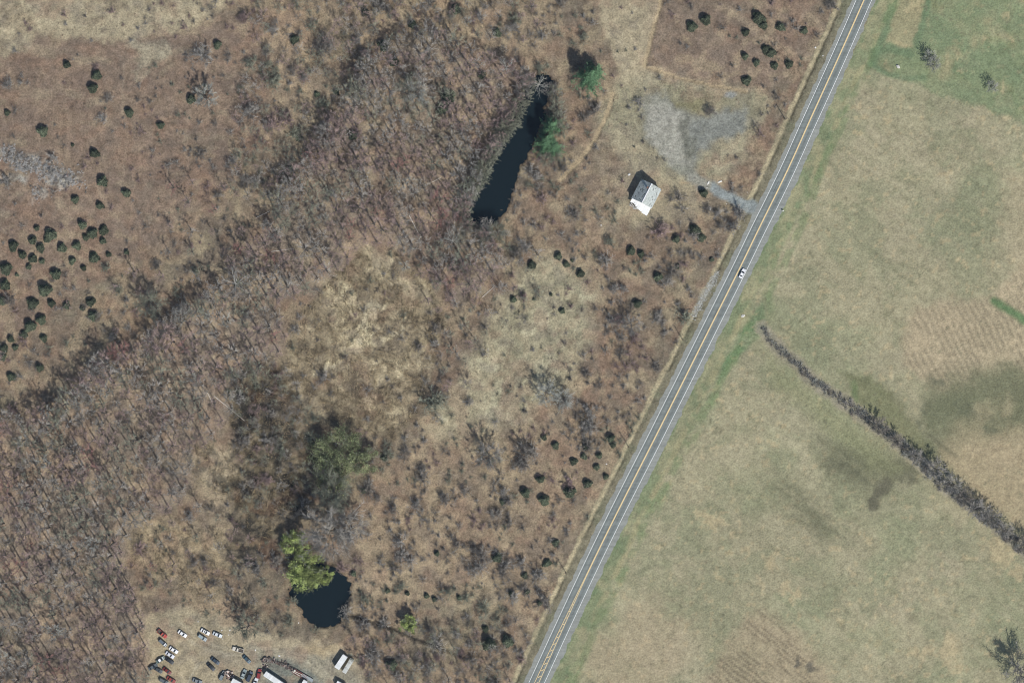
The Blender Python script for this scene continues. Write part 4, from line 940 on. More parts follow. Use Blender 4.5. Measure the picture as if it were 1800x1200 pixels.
# ================================================================== trees and shrubs
def rand_perp(d):
    while True:
        v = rng.normal(size=3); v -= d * v.dot(d); n = np.linalg.norm(v)
        if n > .1: return v / n
def bare_tree(seed, H=16, R=4.2, nl=10, nb=6, ntw=7, spread=1.0, base=.35, bow=0.25, tr=.017):
    """trunk mesh builder, crown mesh builder"""
    global rng
    rng = np.random.default_rng(seed)
    tk = MB(); cr = MB(); r0 = H * tr
    lean = rng.normal(0, .03 * H, 2)
    tp = [np.array([lean[0] * t * t, lean[1] * t * t, H * .86 * t]) + (np.append(rng.normal(0, .12, 2), 0) if 0 < t < 1 else 0) for t in (0, .25, .5, .75, 1)]
    tr_ = [r0 * 1.15, r0 * .9, r0 * .68, r0 * .42, r0 * .15]
    tp[0][2] = -.4
    for i in range(4): tk.frusta(tp[i], tp[i + 1], tr_[i], tr_[i + 1], 6, rng.uniform(.9, 1.1))
    B0, B1, BR, T0, T1, TR, TT, BT = [], [], [], [], [], [], [], []
    a0 = rng.uniform(0, 6.28)
    def twigs(p, d, L, n, tl):
        for _ in range(n):
            t = rng.uniform(.15, 1); q = p + d * L * t; dd = d * .7 + rand_perp(d) * rng.uniform(.4, 1.0) + np.array([0, 0, .25]); dd /= np.linalg.norm(dd)
            T0.append(q); T1.append(q + dd * tl * rng.uniform(.6, 1.3)); TR.append(rng.uniform(.05, .082)); TT.append(rng.uniform(.7, 1.3))
    for k in range(nl):
        u = base + (1 - base) * (k + rng.uniform(0, .8)) / nl; u = min(u, .99)
        f = u * 4; i = min(int(f), 3); p = tp[i] * (1 - (f - i)) + tp[i + 1] * (f - i); rr = (tr_[i] * (1 - (f - i)) + tr_[i + 1] * (f - i)) * .6 + .02
        az = a0 + k * 2.4 + rng.normal(0, .3); el = math.radians(rng.uniform(18, 42) + 30 * max(0, u - .5))
        d = np.array([math.cos(az) * math.cos(el), math.sin(az) * math.cos(el), math.sin(el)])
        L = R * spread * (1.15 - .55 * max(0, u - .4)) * rng.uniform(.75, 1.15)
        m_ = p + d * L * .5; d2 = d + np.array([0, 0, bow]) + rand_perp(d) * .2; d2 /= np.linalg.norm(d2); e = m_ + d2 * L * .6
        tk.frusta(p, m_, rr, rr * .65, 4, rng.uniform(.9, 1.15)); tk.frusta(m_, e, rr * .65, .0, 4, rng.uniform(.9, 1.15))
        for j in range(nb):
            t = rng.uniform(.25, 1.0); q = p + d * L * t * 1.0 if t < .5 else m_ + d2 * L * .6 * (t - .5) * 2
            bd = (d if t < .5 else d2) * .8 + rand_perp(d) * rng.uniform(.5, .95) + np.array([0, 0, .15]); bd /= np.linalg.norm(bd)
            bl = L * rng.uniform(.28, .5); B0.append(q); B1.append(q + bd * bl); BR.append(rr * .35 + .018); BT.append(rng.uniform(.8, 1.2))
            twigs(q, bd, bl, ntw, R * .26)
    cr.frusta(np.array(B0), np.array(B1), np.array(BR), 0, 3, np.array(BT))
    cr.frusta(np.array(T0), np.array(T1), np.array(TR), 0, 3, np.array(TT))
    return tk, cr
def bare_shrub(seed, n=28, tw=9):
    """unit shrub: about 1 m tall and 1 m crown radius"""
    global rng
    rng = np.random.default_rng(seed); mb = MB(); P0, P1, R_, T_ = [], [], [], []
    for k in range(n):
        az = rng.uniform(0, 6.28); tilt = abs(rng.normal(.55, .3)); p = np.append(rng.normal(0, .12, 2), -.05)
        d = np.array([math.cos(az) * math.sin(tilt), math.sin(az) * math.sin(tilt), math.cos(tilt)]); L = rng.uniform(.7, 1.15)
        P0.append(p); P1.append(p + d * L); R_.append(.028); T_.append(rng.uniform(.7, 1.2))
        for j in range(tw):
            t = rng.uniform(.25, 1); q = p + d * L * t; dd = d * .6 + rand_perp(d) * .8; dd /= np.linalg.norm(dd)
            P0.append(q); P1.append(q + dd * rng.uniform(.2, .42)); R_.append(.019); T_.append(rng.uniform(.7, 1.3))
    mb.frusta(np.array(P0), np.array(P1), np.array(R_), 0, 3, np.array(T_)); return mb
def cedar(seed, n=520):
    """unit cedar: radius about 1, height about 2.3"""
    global rng
    rng = np.random.default_rng(seed); cr = MB(); tk = MB()
    tk.frusta((0, 0, -.15), (0, 0, 1.7), .09, .02, 6)
    lob = rng.uniform(0, 6.28, 4)
    def rad(z, az):
        u = z / 2.3; base = (np.clip(u / .18, 0, 1) ** .6) * (1 - np.clip((u - .15) / .87, 0, 1) ** 1.5)
        return base * (1 + .14 * np.sin(3 * az + lob[0]) + .10 * np.sin(5 * az + lob[1] + 3 * u) + .08 * np.sin(7 * u * 3 + lob[2]))
    z = rng.beta(1.3, 1.7, n) * 2.25 + .03; az = rng.uniform(0, 6.283, n); r = rad(z, az) * rng.uniform(.62, .95, n)
    p = np.stack([r * np.cos(az), r * np.sin(az), z], 1); d = np.stack([np.cos(az), np.sin(az), rng.uniform(.3, 1.3, n)], 1) + rng.normal(0, .35, (n, 3)); d /= np.linalg.norm(d, axis=1, keepdims=True)
    cr.frusta(p - d * .08, p + d * rng.uniform(.16, .36, n)[:, None], rng.uniform(.08, .15, n), 0, 4, rng.uniform(.35, 2.0, n))
    # inner boughs
    k = 120; z = rng.beta(1.2, 1.8, k) * 2.0 + .05; az = rng.uniform(0, 6.283, k); q = np.stack([0 * z, 0 * z, z * .9], 1); e = np.stack([np.cos(az) * rad(z, az) * .85, np.sin(az) * rad(z, az) * .85, z + .1], 1)
    cr.frusta(q, e, .12, .06, 4, rng.uniform(.45, .8, k))
    return tk, cr
def leafy(seed, H, R, nc, nleaf, size, up=.2, base=.35, flat=.8):
    """limbed tree with clumps of small leaf sprays"""
    global rng
    tk, cr0 = bare_tree(seed, H, R, 9, 4, 3, 1.0, base)
    cr = MB(); rng = np.random.default_rng(seed + 500)
    C_ = []
    while len(C_) < nc:
        v = rng.uniform(-1, 1, 3)
        if .25 < np.linalg.norm(v) < 1: C_.append(v * np.array([R, R, H * .3]) * rng.uniform(.85, 1.05) + np.array([0, 0, H * .66]))
    C_ = np.array(C_); tint = rng.uniform(.38, 1.4, nc)
    c = np.repeat(C_, nleaf, 0); t = np.repeat(tint, nleaf) * rng.uniform(.6, 1.4, nc * nleaf)
    ctr = c + rng.normal(0, R * .095, (nc * nleaf, 3)) * np.array([1, 1, flat])
    a = rng.normal(0, 1, (nc * nleaf, 3)); a /= np.linalg.norm(a, axis=1, keepdims=True); b_ = rng.normal(0, 1, a.shape); b_[:, 2] += up; b_ = np.cross(a, b_); b_ /= np.linalg.norm(b_, axis=1, keepdims=True)
    s_ = rng.uniform(.5, 1.9, (len(a), 1)) * size
    T = np.stack([ctr - a * s_, ctr + a * s_ * .6 + b_ * s_ * .5, ctr + a * s_ * .5 - b_ * s_ * .5], 1)
    cr.tris(T, t); return tk, cr, cr0
def pine(seed, H=15, R=6.0):
    global rng
    rng = np.random.default_rng(seed); tk = MB(); cr = MB()
    tk.frusta((0, 0, -.4), (0, 0, H * .95), .3, .05, 7)
    for w_ in range(13):
        z = H * (.16 + .8 * w_ / 13); Rw = R * (1.02 - (w_ / 13.5)) ** .8
        for k in range(6):
            az = w_ * 1.1 + k * 6.283 / 6 + rng.normal(0, .2); L = Rw * rng.uniform(.45, 1.2); d = np.array([math.cos(az), math.sin(az), rng.uniform(.02, .3)]); p = np.array([0, 0, z])
            tk.frusta(p, p + d * L, .07, .015, 3)
            bt_ = rng.uniform(.55, 1.25); n = int(8 + L * 6); t = rng.uniform(.3, 1.05, n); q = p + d * L * t[:, None] + rng.normal(0, .42, (n, 3)) * np.array([1, 1, .35])
            for _ in range(3):
                dd = rng.normal(0, 1, (n, 3)) + d * .9 + np.array([0, 0, .5]); dd /= np.linalg.norm(dd, axis=1, keepdims=True)
                cr.frusta(q, q + dd * rng.uniform(.4, .75, n)[:, None], rng.uniform(.08, .14, n), 0, 3, rng.uniform(.6, 1.35, n) * bt_)
    return tk, cr

BARK = mat('grey_brown_bark', (.12, .108, .095), .95, tint=1, vary=.25); M_TANB = mat('tan_bark', (.34, .29, .22), .9, tint=1); BARKP = mat('pale_bark', (.62, .60, .54), .85, tint=1)
TW = {'grey': mat('grey_twigs', (.31, .29, .26), .9, tint=1, vary=.18), 'mauve': mat('mauve_budding_twigs', (.305, .225, .205), .9, tint=1, vary=.18), 'red': mat('red_budding_twigs', (.31, .165, .14), .9, tint=1, vary=.15),
      'olive': mat('olive_twigs', (.25, .255, .19), .9, tint=1, vary=.18), 'pale': mat('pale_lichened_twigs', (.36, .36, .32), .9, tint=1, vary=.12), 'brown': mat('brown_twigs', (.235, .21, .18), .9, tint=1, vary=.18)}
M_CED = mat('cedar_foliage', (.075, .088, .055), .9, tint=1, vary=.35); M_PINE = mat('pine_needles', (.155, .28, .145), .85, tint=1); M_WIL = mat('willow_leaves', (.35, .41, .14), .8, tint=1)
M_WILO = mat('olive_catkins', (.235, .26, .13), .85, tint=1, vary=.1)

TREES = []
for k in range(9):
    tk, cr = bare_tree(100 + k, [16, 14.5, 17, 13, 15.5, 12, 16.5, 14, 11][k], [4.2, 4.6, 3.9, 4.0, 4.9, 3.8, 4.4, 3.6, 4.0][k], 10, 6, 7, base=[.55, .5, .6, .5, .55, .45, .6, .5, .5][k], tr=.0225)
    TREES.append((tk.mesh('trunk', BARK), cr.mesh('crown', TW['grey'])))
LITE = [bare_tree(150 + k, [15, 13, 16, 11][k], [4.2, 4.0, 4.6, 3.4][k], 9, 5, 6, base=.55, tr=.0225) for k in range(4)]
LITE += [bare_tree(170 + k, 9, 5.6, 12, 6, 6, 1.0, .18, .4, .02) for k in range(2)]; NLT = len(LITE)
SHR = [bare_shrub(200 + k) for k in range(7)]; SHRM = [s_.mesh('bare_shrub', TW['brown']) for s_ in SHR]
SHRL = [bare_shrub(230 + k, 20, 6) for k in range(4)]
CED = []
for k in range(6):
    tk, cr = cedar(300 + k); CED.append((tk.mesh('trunk', BARK), cr.mesh('crown', M_CED)))

LANDS = [('the north west straw strip', 180, 40), ('the bleached thicket', 75, 305), ('the west cedar cluster', 85, 480), ('the big white limbed sycamore', 418, 500), ('the white dead snag', 482, 489), ('the reed marsh', 640, 580), ('the long pale log', 405, 718),
         ('the round pond', 555, 1050), ('the great grey willow', 580, 920), ('the olive willows', 600, 800), ('the red pickup', 285, 1112), ('the stripped cream pickup', 418, 1141), ('the two long trailers', 606, 1165), ('the yellow green twins', 717, 1090), ('the south end of the long pond', 850, 370),
         ('the north tip of the long pond', 950, 155), ('the bright green pine', 1035, 135), ('the old house', 1135, 342), ('the gravel pad', 1210, 230), ('the driveway', 1285, 348), ('the braced utility pole', 1293, 404), ('the riprap', 1240, 515), ('the road cedars', 1030, 800), ('the largest road cedar', 999, 862),
         ('the north straw clearing', 1105, 50), ('the large pale crowned tree', 732, 170), ('the dry meadow', 900, 620), ('the pale brush pocket', 430, 850), ('the lower straw pocket', 310, 970), ('the left picture edge', 0, 900), ('the lower left corner', 60, 1170), ('the top picture edge', 640, 0), ('the fan shaped bare tree', 860, 800),
         ('the white log in the wood', 727, 394), ('the pole farthest down the road', 994, 1004), ('the bottom picture edge', 760, 1195), ('the hedge end by the road', 1345, 585), ('the uppermost hedge tree', 1542, 748), ('the fourth hedge tree', 1640, 822), ('the ninth hedge tree', 1762, 930), ('the left wood corner', 120, 720)]
COMP = ['east', 'north east', 'north', 'north west', 'west', 'south west', 'south', 'south east']
ORD2 = ['', 'second ', 'third ', 'fourth ', 'fifth ', 'sixth ', 'seventh ', 'eighth ', 'ninth ', 'tenth ', 'eleventh ', 'twelfth ']
def name_places(items):
    """items: (x, y, words) -> one label each, counted outward from the nearest landmark"""
    keys = {}; out = [None] * len(items)
    for i, (x, y, wd) in enumerate(items):
        d, nm, lx, ly = min((math.hypot(x - lx, y - ly), nm, lx, ly) for nm, lx, ly in LANDS)
        c = COMP[int(((math.degrees(math.atan2(ly - y, x - lx)) + 22.5) % 360) // 45)]
        keys.setdefault((wd, c, nm), []).append((d, i))
    for (wd, c, nm), l in keys.items():
        for k, (d, i) in enumerate(sorted(l)):
            out[i] = f'{wd}, {ORD2[min(k, 11)]}nearest {c} of {nm}'
    return out
def put_tree(px, py, var, sc, rot, tw, label, group=None, cat='tree', name='bare_tree', bark=None, lo=None):
    root = tag(link(name, None, loc=(*P(px, py), float(gz(px, py))), rotz=rot, scale=sc), label, cat, group)
    tk, cr = var
    t_ = link('trunk', tk, root); c_ = link('crown', cr, root)
    if bark is not None: t_.material_slots[0].link = 'OBJECT'; t_.material_slots[0].material = bark
    if tw is not None: c_.material_slots[0].link = 'OBJECT'; c_.material_slots[0].material = tw
    return root
def put_shrub(px, py, k, r, h, tw, label, group):
    o = tag(link('bare_shrub', SHRM[k % len(SHRM)], None, (*P(px, py), float(gz(px, py))), rnd.uniform(0, 6.28), (r, r, h)), label, 'shrub', group)
    o.material_slots[0].link = 'OBJECT'; o.material_slots[0].material = tw; return o

# ---- evergreens, read off the photograph: x, y, crown radius in photo pixels
ORD = ['first', 'second', 'third', 'fourth', 'fifth', 'sixth', 'seventh', 'eighth', 'ninth', 'tenth', 'eleventh', 'twelfth', 'thirteenth', 'fourteenth', 'fifteenth', 'sixteenth', 'seventeenth', 'eighteenth', 'nineteenth', 'twentieth'] + \
      ['twenty-' + s_ for s_ in ('first', 'second', 'third', 'fourth', 'fifth', 'sixth', 'seventh', 'eighth', 'ninth')] + ['thirtieth'] + ['thirty-' + s_ for s_ in ('first', 'second', 'third', 'fourth', 'fifth', 'sixth', 'seventh', 'eighth', 'ninth')] + ['fortieth'] + ['forty-' + s_ for s_ in ('first', 'second', 'third', 'fourth', 'fifth', 'sixth', 'seventh', 'eighth', 'ninth')] + ['fiftieth'] + ['fifty-' + s_ for s_ in ('first', 'second', 'third', 'fourth', 'fifth')]
CEDARS = {
 'the north west weed field': [(381, 78, 9), (117, 113, 8), (169, 131, 10), (162, 154, 10), (335, 173, 9), (12, 197, 6), (74, 229, 12), (226, 197, 9), (281, 219, 8), (165, 268, 10), (127, 254, 4), (179, 317, 11), (131, 349, 9), (221, 338, 9), (175, 360, 8)],
 'the dense cedar cluster at the west edge': [(144, 393, 9), (161, 408, 11), (150, 416, 7), (181, 403, 10), (180, 422, 8), (64, 400, 6), (87, 410, 14), (56, 421, 9), (70, 434, 10), (22, 430, 11), (38, 446, 9), (108, 434, 9), (134, 430, 10), (164, 451, 11), (57, 453, 9), (73, 458, 6),
   (126, 457, 8), (146, 470, 6), (50, 468, 6), (9, 470, 13), (8, 499, 10), (97, 480, 10), (78, 507, 14), (89, 531, 9), (56, 531, 12), (158, 529, 10), (144, 540, 6), (163, 553, 10), (116, 535, 8), (2, 527, 10), (71, 560, 10), (52, 571, 12), (41, 586, 8), (18, 594, 8), (76, 593, 8), (29, 482, 4), (222, 442, 6), (190, 446, 6), (82, 420, 7), (6, 610, 10), (4, 626, 8), (19, 660, 10), (69, 644, 9), (26, 609, 7)],
 'the weedy corner north of the gravel pad': [(1214, 45, 12), (1238, 33, 12), (1331, 30, 13), (1309, 56, 8), (1308, 98, 8), (1345, 86, 9), (1328, 109, 8), (1310, 140, 10), (1370, 46, 10), (1412, 53, 7), (1353, 91, 10), (1385, 111, 10), (1360, 114, 8), (1340, 44, 9)],
 'the open scrub south of the house': [(1235, 338, 10), (1219, 402, 11), (1231, 416, 9), (1187, 418, 9), (1107, 439, 10), (1125, 445, 8), (980, 449, 8), (994, 463, 7), (1019, 479, 8), (1155, 485, 9), (1250, 455, 5), (1118, 532, 10), (901, 525, 7), (1190, 467, 5), (933, 464, 9), (987, 545, 6), (1005, 457, 4), (938, 525, 4), (968, 517, 4)],
 'the cedars near the road bend': [(955, 767, 6), (975, 781, 8), (1072, 768, 9), (1029, 783, 8), (1025, 800, 7), (1007, 809, 8), (1052, 799, 7), (1047, 819, 8), (1064, 836, 6), (948, 840, 9), (1031, 848, 9), (922, 864, 10), (999, 862, 12), (954, 876, 12), (1076, 780, 7), (883, 880, 7)],
 'the clumpy brush north of the middle wood': [(786, 168, 14), (776, 190, 12), (620, 236, 9), (516, 68, 10), (672, 78, 12), (692, 108, 9), (798, 14, 13), (872, 56, 10), (724, 42, 9), (590, 160, 7), (524, 240, 8), (556, 165, 6), (640, 20, 8), (846, 130, 8)],
 'the southern scrub': [(975, 952, 8), (960, 987, 9), (921, 1009, 7), (925, 1037, 7), (947, 1058, 6), (767, 971, 6), (872, 977, 11), (620, 1006, 6), (680, 1036, 6), (715, 1041, 5), (749, 1045, 6), (763, 1051, 6), (806, 1048, 6), (897, 1040, 7), (852, 1103, 7), (857, 1127, 15), (890, 1123, 13), (686, 1165, 13), (674, 802, 8), (639, 860, 7)],
}
for area, lst in CEDARS.items():
    order = sorted(range(len(lst)), key=lambda i: lst[i][0]); rank = {i: k for k, i in enumerate(order)}
    srt = sorted(range(len(lst)), key=lambda i: -lst[i][2])
    for i, (x, y, r) in enumerate(lst):
        R = r * S * .80; sz = 'large' if r >= 12 else 'mid-sized' if r >= 8 else 'small'
        root = tag(link('cedar_tree', None, loc=(*P(x + r * .18, y + r * .22), float(gz(x, y)) - .1), rotz=rnd.uniform(0, 6.28), scale=(R * rnd.uniform(.9, 1.2), R * rnd.uniform(.9, 1.2), R * rnd.uniform(.58, .85))), f'{sz} dark cedar, {ORD[rank[i]]} from the left in {area}', 'cedar', 'dark cedars in ' + area.replace('the ', '', 1))
        tk, cr = CED[(i * 5 + int(x)) % 6]; link('trunk', tk, root); link('crown', cr, root)

# ---- the green trees
pk, pc = pine(41); PIN = (pk.mesh('trunk', BARK), pc.mesh('crown', M_PINE))
for (x, y, sc, lb) in [(1034, 141, 1.28, 'bright green pine east of the long pond top, with a broad dark shadow'), (1047, 128, .8, 'smaller green pine tucked against the bright one by the trail'), (968, 226, 1.02, 'upper green pine leaning over the east bank of the long pond'), (959, 254, 1.1, 'lower broad green pine on the east bank of the long pond'), (972, 262, .9, 'third green pine, right of the two on the east bank of the long pond')]:
    root = tag(link('pine_tree', None, loc=(*P(x, y), float(gz(x, y))), rotz=x, scale=sc), lb, 'pine', 'green pines beside the long pond'); link('trunk', PIN[0], root); link('crown', PIN[1], root)
def leafy_tree(x, y, args, m_, label, name='willow_tree', cat='willow', group=None, sc=1.0):
    tk, cr, tw_ = leafy(*args)
    root = tag(link(name, None, loc=(*P(x, y), float(gz(x, y))), scale=sc), label, cat, group)
    tk.build('trunk', BARK, root); tw_.build('twigs', TW['olive'], root)['kind'] = 'stuff'; cr.build('crown', m_, root)
GW = 'yellow green willows north of the round pond'
leafy_tree(520, 955, (61, 10, 7.4, 38, 120, .34), M_WIL, 'yellow green willow, upper and smaller of the pair at the round pond', group=GW)
leafy_tree(541, 1003, (62, 11, 10.4, 62, 130, .36), M_WIL, 'wide yellow green willow overhanging the north bank of the round pond', group=GW)
leafy_tree(573, 1009, (66, 8, 4.6, 34, 100, .34), M_WIL, 'small yellow green willow at the north east corner of the round pond', group=GW)
leafy_tree(596, 792, (63, 12, 13.4, 70, 110, .34), M_WILO, 'thin olive budding willow north of the bare grey one', group='olive budding willows')
leafy_tree(638, 806, (67, 9, 8.6, 36, 120, .32), M_WILO, 'smaller olive willow east of the thin olive one', group='olive budding willows')
leafy_tree(585, 838, (68, 11, 11.0, 60, 70, .30), M_WILO, 'sparse olive willow directly above the bare grey one', group='olive budding willows')
leafy_tree(717, 1096, (64, 7, 4.8, 40, 90, .30), M_WIL, 'small yellow green tree beside the stream', name='budding_tree', cat='tree')
leafy_tree(718, 1086, (65, 6, 3.0, 20, 70, .28), M_WIL, 'least yellow green tree just above its twin by the stream', name='budding_tree', cat='tree')
# ---- single bare trees worth telling apart
BIG = bare_tree(400, 15, 8.5, 18, 11, 13, 1.0, .18, .3, .022); BIGM = (BIG[0].mesh('trunk', BARK), BIG[1].mesh('crown', TW['grey']))
MED = bare_tree(401, 10, 5.8, 15, 9, 11, 1.0, .2, .35, .022); MEDM = (MED[0].mesh('trunk', BARK), MED[1].mesh('crown', TW['grey']))
SYC = bare_tree(402, 17, 8.0, 13, 6, 6, 1.0, .25, .35, .026); SYCM = (SYC[0].mesh('trunk', BARKP), SYC[1].mesh('crown', TW['pale']))
DED = bare_tree(403, 9, 4.4, 8, 3, 1, 1.0, .3, .2, .03); DEDM = (DED[0].mesh('trunk', BARKP), DED[1].mesh('crown', TW['pale']))
put_tree(582, 930, BIGM, 1.5, .4, TW['grey'], 'great bare grey willow with pale limbs above the round pond', bark=M_TANB)
put_tree(588, 862, BIGM, 1.15, 2.1, TW['olive'], 'bare grey green willow between the great grey one and the olive ones')
put_tree(618, 925, MEDM, 1.4, 1.1, TW['grey'], 'bare grey tree on the east flank of the great grey willow')
put_tree(418, 500, SYCM, 1.0, 3.0, TW['grey'], 'big white limbed sycamore at the north edge of the west wood')
put_tree(482, 489, DEDM, .8, .5, TW['pale'], 'white dead snag east of the big sycamore', name='dead_tree')
put_tree(364, 172, MEDM, 1.0, .2, TW['pale'], 'pale bare tree beside a dark cedar in the north west field')
put_tree(860, 800, MEDM, 1.15, 1.2, TW['grey'], 'grey fan shaped bare tree in the scrub south of the meadow')
put_tree(1632, 101, MEDM, .54, .9, TW['pale'], 'pale bare tree in the green corner, upper left of two together')
put_tree(1639, 114, MEDM, .6, 2.2, TW['pale'], 'pale bare tree in the green corner, lower right of two together')
put_tree(1742, 153, MEDM, .52, 3.0, TW['pale'], 'small bare tree alone at the far right of the green corner')
put_tree(1788, 1174, BIGM, .95, 1.4, TW['grey'], 'large bare tree at the lower right corner of the east field')
put_tree(268, 535, MEDM, 1.2, 4.0, TW['olive'], 'wide grey green bare tree between cedar cluster and west wood')
put_tree(960, 690, MEDM, 1.0, 5.0, TW['pale'], 'pale bare tree in the scrub east of the reed marsh')
put_tree(990, 702, MEDM, .9, 2.0, TW['pale'], 'pale bare tree just east of its paler neighbour in the scrub')
put_tree(1110, 572, MEDM, .85, 1.0, TW['grey'], 'dark grey bare tree below the lone cedar in the open scrub')
put_tree(946, 150, SYCM, .62, 1.0, TW['pale'], 'white limbed bare tree at the north tip of the long pond')
put_tree(796, 425, SYCM, .7, 4.4, TW['pale'], 'white limbed bare tree at the south west end of the long pond')
put_tree(890, 122, SYCM, .6, 2.2, TW['pale'], 'pale limbed bare tree west of the north tip of the long pond')
put_tree(732, 170, BIGM, .8, 2.6, TW['pale'], 'large pale crowned tree in the centre of the middle wood')
put_tree(438, 1098, MEDM, 1.15, .9, TW['olive'], 'broad grey green bare tree at the north edge of the dirt yard')
for i, (x, y, sc, tw_, lb) in enumerate([(1542, 748, .75, 'brown', 'dark bare hedge tree, uppermost of the hedgerow trees'), (1573, 773, .62, 'brown', 'dark bare hedge tree, second down the hedgerow'), (1608, 800, .66, 'grey', 'grey bare hedge tree, third down the hedgerow'), (1640, 822, .85, 'grey', 'grey bare hedge tree, fourth down the hedgerow'),
        (1668, 850, .85, 'grey', 'grey bare hedge tree, fifth down the hedgerow'), (1692, 872, .8, 'brown', 'brown bare hedge tree, sixth down the hedgerow'), (1715, 893, .9, 'grey', 'grey bare hedge tree, seventh down the hedgerow'), (1738, 908, .8, 'grey', 'grey bare hedge tree, eighth down the hedgerow'), (1762, 930, .75, 'grey', 'grey bare hedge tree, ninth down the hedgerow'), (1800, 955, .8, 'brown', 'dark bare hedge tree at the right picture edge')]):
    put_tree(x, y, MEDM, sc, i * 1.7, TW[tw_], lb, 'bare trees in the hedgerow')
# ---- woods
clump_b = lambda x, y: sstep(.40, .56, fbm(np.array([x]), np.array([y]), 34, 3, 271))[0]
POND_KEEP = [np.array(POND_N, float), np.array(POND_S, float)]
def inside(pts, x, y):
    return poly_sd(pts, np.array([float(x)]), np.array([float(y)]))[0]
def scatter(pts, dist, n, seed, ok=None, x0=-200, x1=2000, y0=-180, y1=1380):
    r = np.random.default_rng(seed); p = np.array(pts, float)
    lo = np.maximum(p.min(0), (x0, y0)); hi = np.minimum(p.max(0), (x1, y1))
    cand = r.uniform(lo, hi, (n, 2)); m_ = poly_sd(pts, cand[:, 0], cand[:, 1]) > 0
    cand = cand[m_]; cell = {}; out = []
    for x, y in cand:
        if ok is not None and not ok(x, y): continue
        k = (int(x // dist), int(y // dist)); bad = False
        for i in (-1, 0, 1):
            for j in (-1, 0, 1):
                for q in cell.get((k[0] + i, k[1] + j), ()):
                    if (q[0] - x) ** 2 + (q[1] - y) ** 2 < dist * dist: bad = True
        if bad: continue
        cell.setdefault(k, []).append((x, y)); out.append((x, y))
    return out
def clear_of(x, y):
    if at(SDP, x, y) > -3 or abs(at(RDIST, x, y)) < 40: return False
    if 1095 < x < 1180 and 290 < y < 395: return False
    if at(REG, x, y) in (3, 4, 6, 10): return False
    return True
sw = scatter(W_SW, 16, 9000, 1, clear_of); wc = scatter(W_C, 15.5, 9000, 2, clear_of)
extra = [(905, 205), (896, 222), (884, 232), (878, 252), (868, 266), (858, 282), (850, 298), (842, 318), (832, 334), (822, 350), (816, 372), (820, 398), (850, 410), (875, 408), (978, 190), (982, 210), (975, 165), (920, 158), (910, 182), (960, 280), (930, 150), (900, 214), (890, 228), (881, 243), (872, 258), (862, 274), (853, 290), (846, 306), (838, 326), (828, 344), (914, 192), (924, 172), (966, 160), (984, 230), (976, 276)]
mid_n = scatter([(560, -180), (960, -180), (960, 60), (880, 100), (780, 60), (690, 75), (640, 120), (580, 180), (540, 120), (600, 40)], 24, 2500, 3, clear_of)
band_w = [(-60, 715), (60, 728), (118, 688), (168, 638), (250, 598), (320, 548), (392, 496), (404, 520), (322, 580), (262, 622), (202, 664), (142, 722), (70, 768), (-60, 768)]
band_c = [(470, 420), (498, 330), (556, 248), (598, 178), (640, 108), (664, 128), (622, 204), (582, 274), (524, 352), (500, 424)]
sw = sw + scatter(band_w, 12, 4000, 21, lambda x, y: clear_of(x, y) and clump_b(x, y) > .2); wc = wc + scatter(band_c, 13, 4000, 22, lambda x, y: clear_of(x, y) and clump_b(x, y) > .2)
edge_w = scatter([(300, 330), (420, 290), (500, 310), (420, 440), (320, 520), (180, 600), (200, 500), (300, 420)], 34, 800, 4, clear_of) + scatter([(700, 470), (900, 400), (960, 440), (860, 560), (760, 720), (760, 560)], 26, 900, 6, clear_of) + \
    scatter([(340, 860), (470, 960), (460, 1080), (380, 1060), (330, 1000), (250, 1060), (290, 900)], 30, 600, 8, clear_of) + scatter([(620, 1120), (850, 1100), (900, 1200), (640, 1220), (640, 1160)], 26, 600, 9, clear_of)
POOL = []
for lst, nm, gr in ((sw, 'bare tree in the close leafless wood filling the south west', 'bare trees of the south west wood'), (wc, 'bare tree in the leafless middle wood west of the long pond', 'bare trees of the middle wood'),
                    (extra, 'low bare tree on the bank of the long pond', 'bare trees on the long pond banks'), (mid_n, 'bare tree in the brush along the top edge north of the middle wood', 'bare trees north of the middle wood'),
                    (edge_w, 'scattered bare tree in the brush round the woods and marsh', 'scattered bare trees in the brush')):
    for x, y in lst: POOL.append((x, y, nm, gr))
brush = scatter([(440, -150), (960, -150), (960, 40), (800, 50), (690, 80), (640, 120), (590, 190), (550, 260), (505, 330), (470, 400), (400, 330), (410, 200), (450, 90)], 15, 5000, 31, lambda x, y: clear_of(x, y) and clump_b(x, y) > .35)
brush += scatter([(760, 480), (900, 420), (960, 520), (860, 640), (760, 760), (790, 600)], 30, 800, 32, clear_of) + scatter([(400, 645), (505, 640), (570, 780), (540, 900), (430, 900)], 20, 900, 33, clear_of) + scatter([(620, 1110), (900, 1080), (900, 1230), (620, 1230)], 24, 700, 34, clear_of)
def vis(x, y): return -15 < x < 1815 and -15 < y < 1215
inn = [q for q in POOL if vis(q[0], q[1])]; out_ = [q for q in POOL if not vis(q[0], q[1])]
rnd.shuffle(inn)
prior = [q for q in inn if 'bank' in q[3]] + [q for q in inn if 'bank' not in q[3]]
MAXT = 258
def tw_pick(x, y):
    n_ = vnoise(np.array([x / 55.0]), np.array([y / 55.0]), 77)[0] + rnd.uniform(-.25, .25)
    return 'red' if n_ > .9 else 'mauve' if n_ > .5 else 'olive' if n_ < .2 else 'pale' if n_ < .30 else 'grey'
plan = []
for i, (x, y, nm, gr) in enumerate(prior[:MAXT]):
    bank = 'bank' in gr; sc = rnd.uniform(.5, .72) if bank else rnd.uniform(.72, 1.12) * (.7 if 'scattered' in gr or 'north' in gr else 1)
    plan.append((x, y, sc, 'grey' if bank and rnd.random() < .2 else 'olive' if bank else tw_pick(x, y), gr))
TWW = {'grey': 'grey', 'mauve': 'mauve tinged', 'red': 'reddish', 'olive': 'greenish', 'pale': 'pale', 'brown': 'brown'}
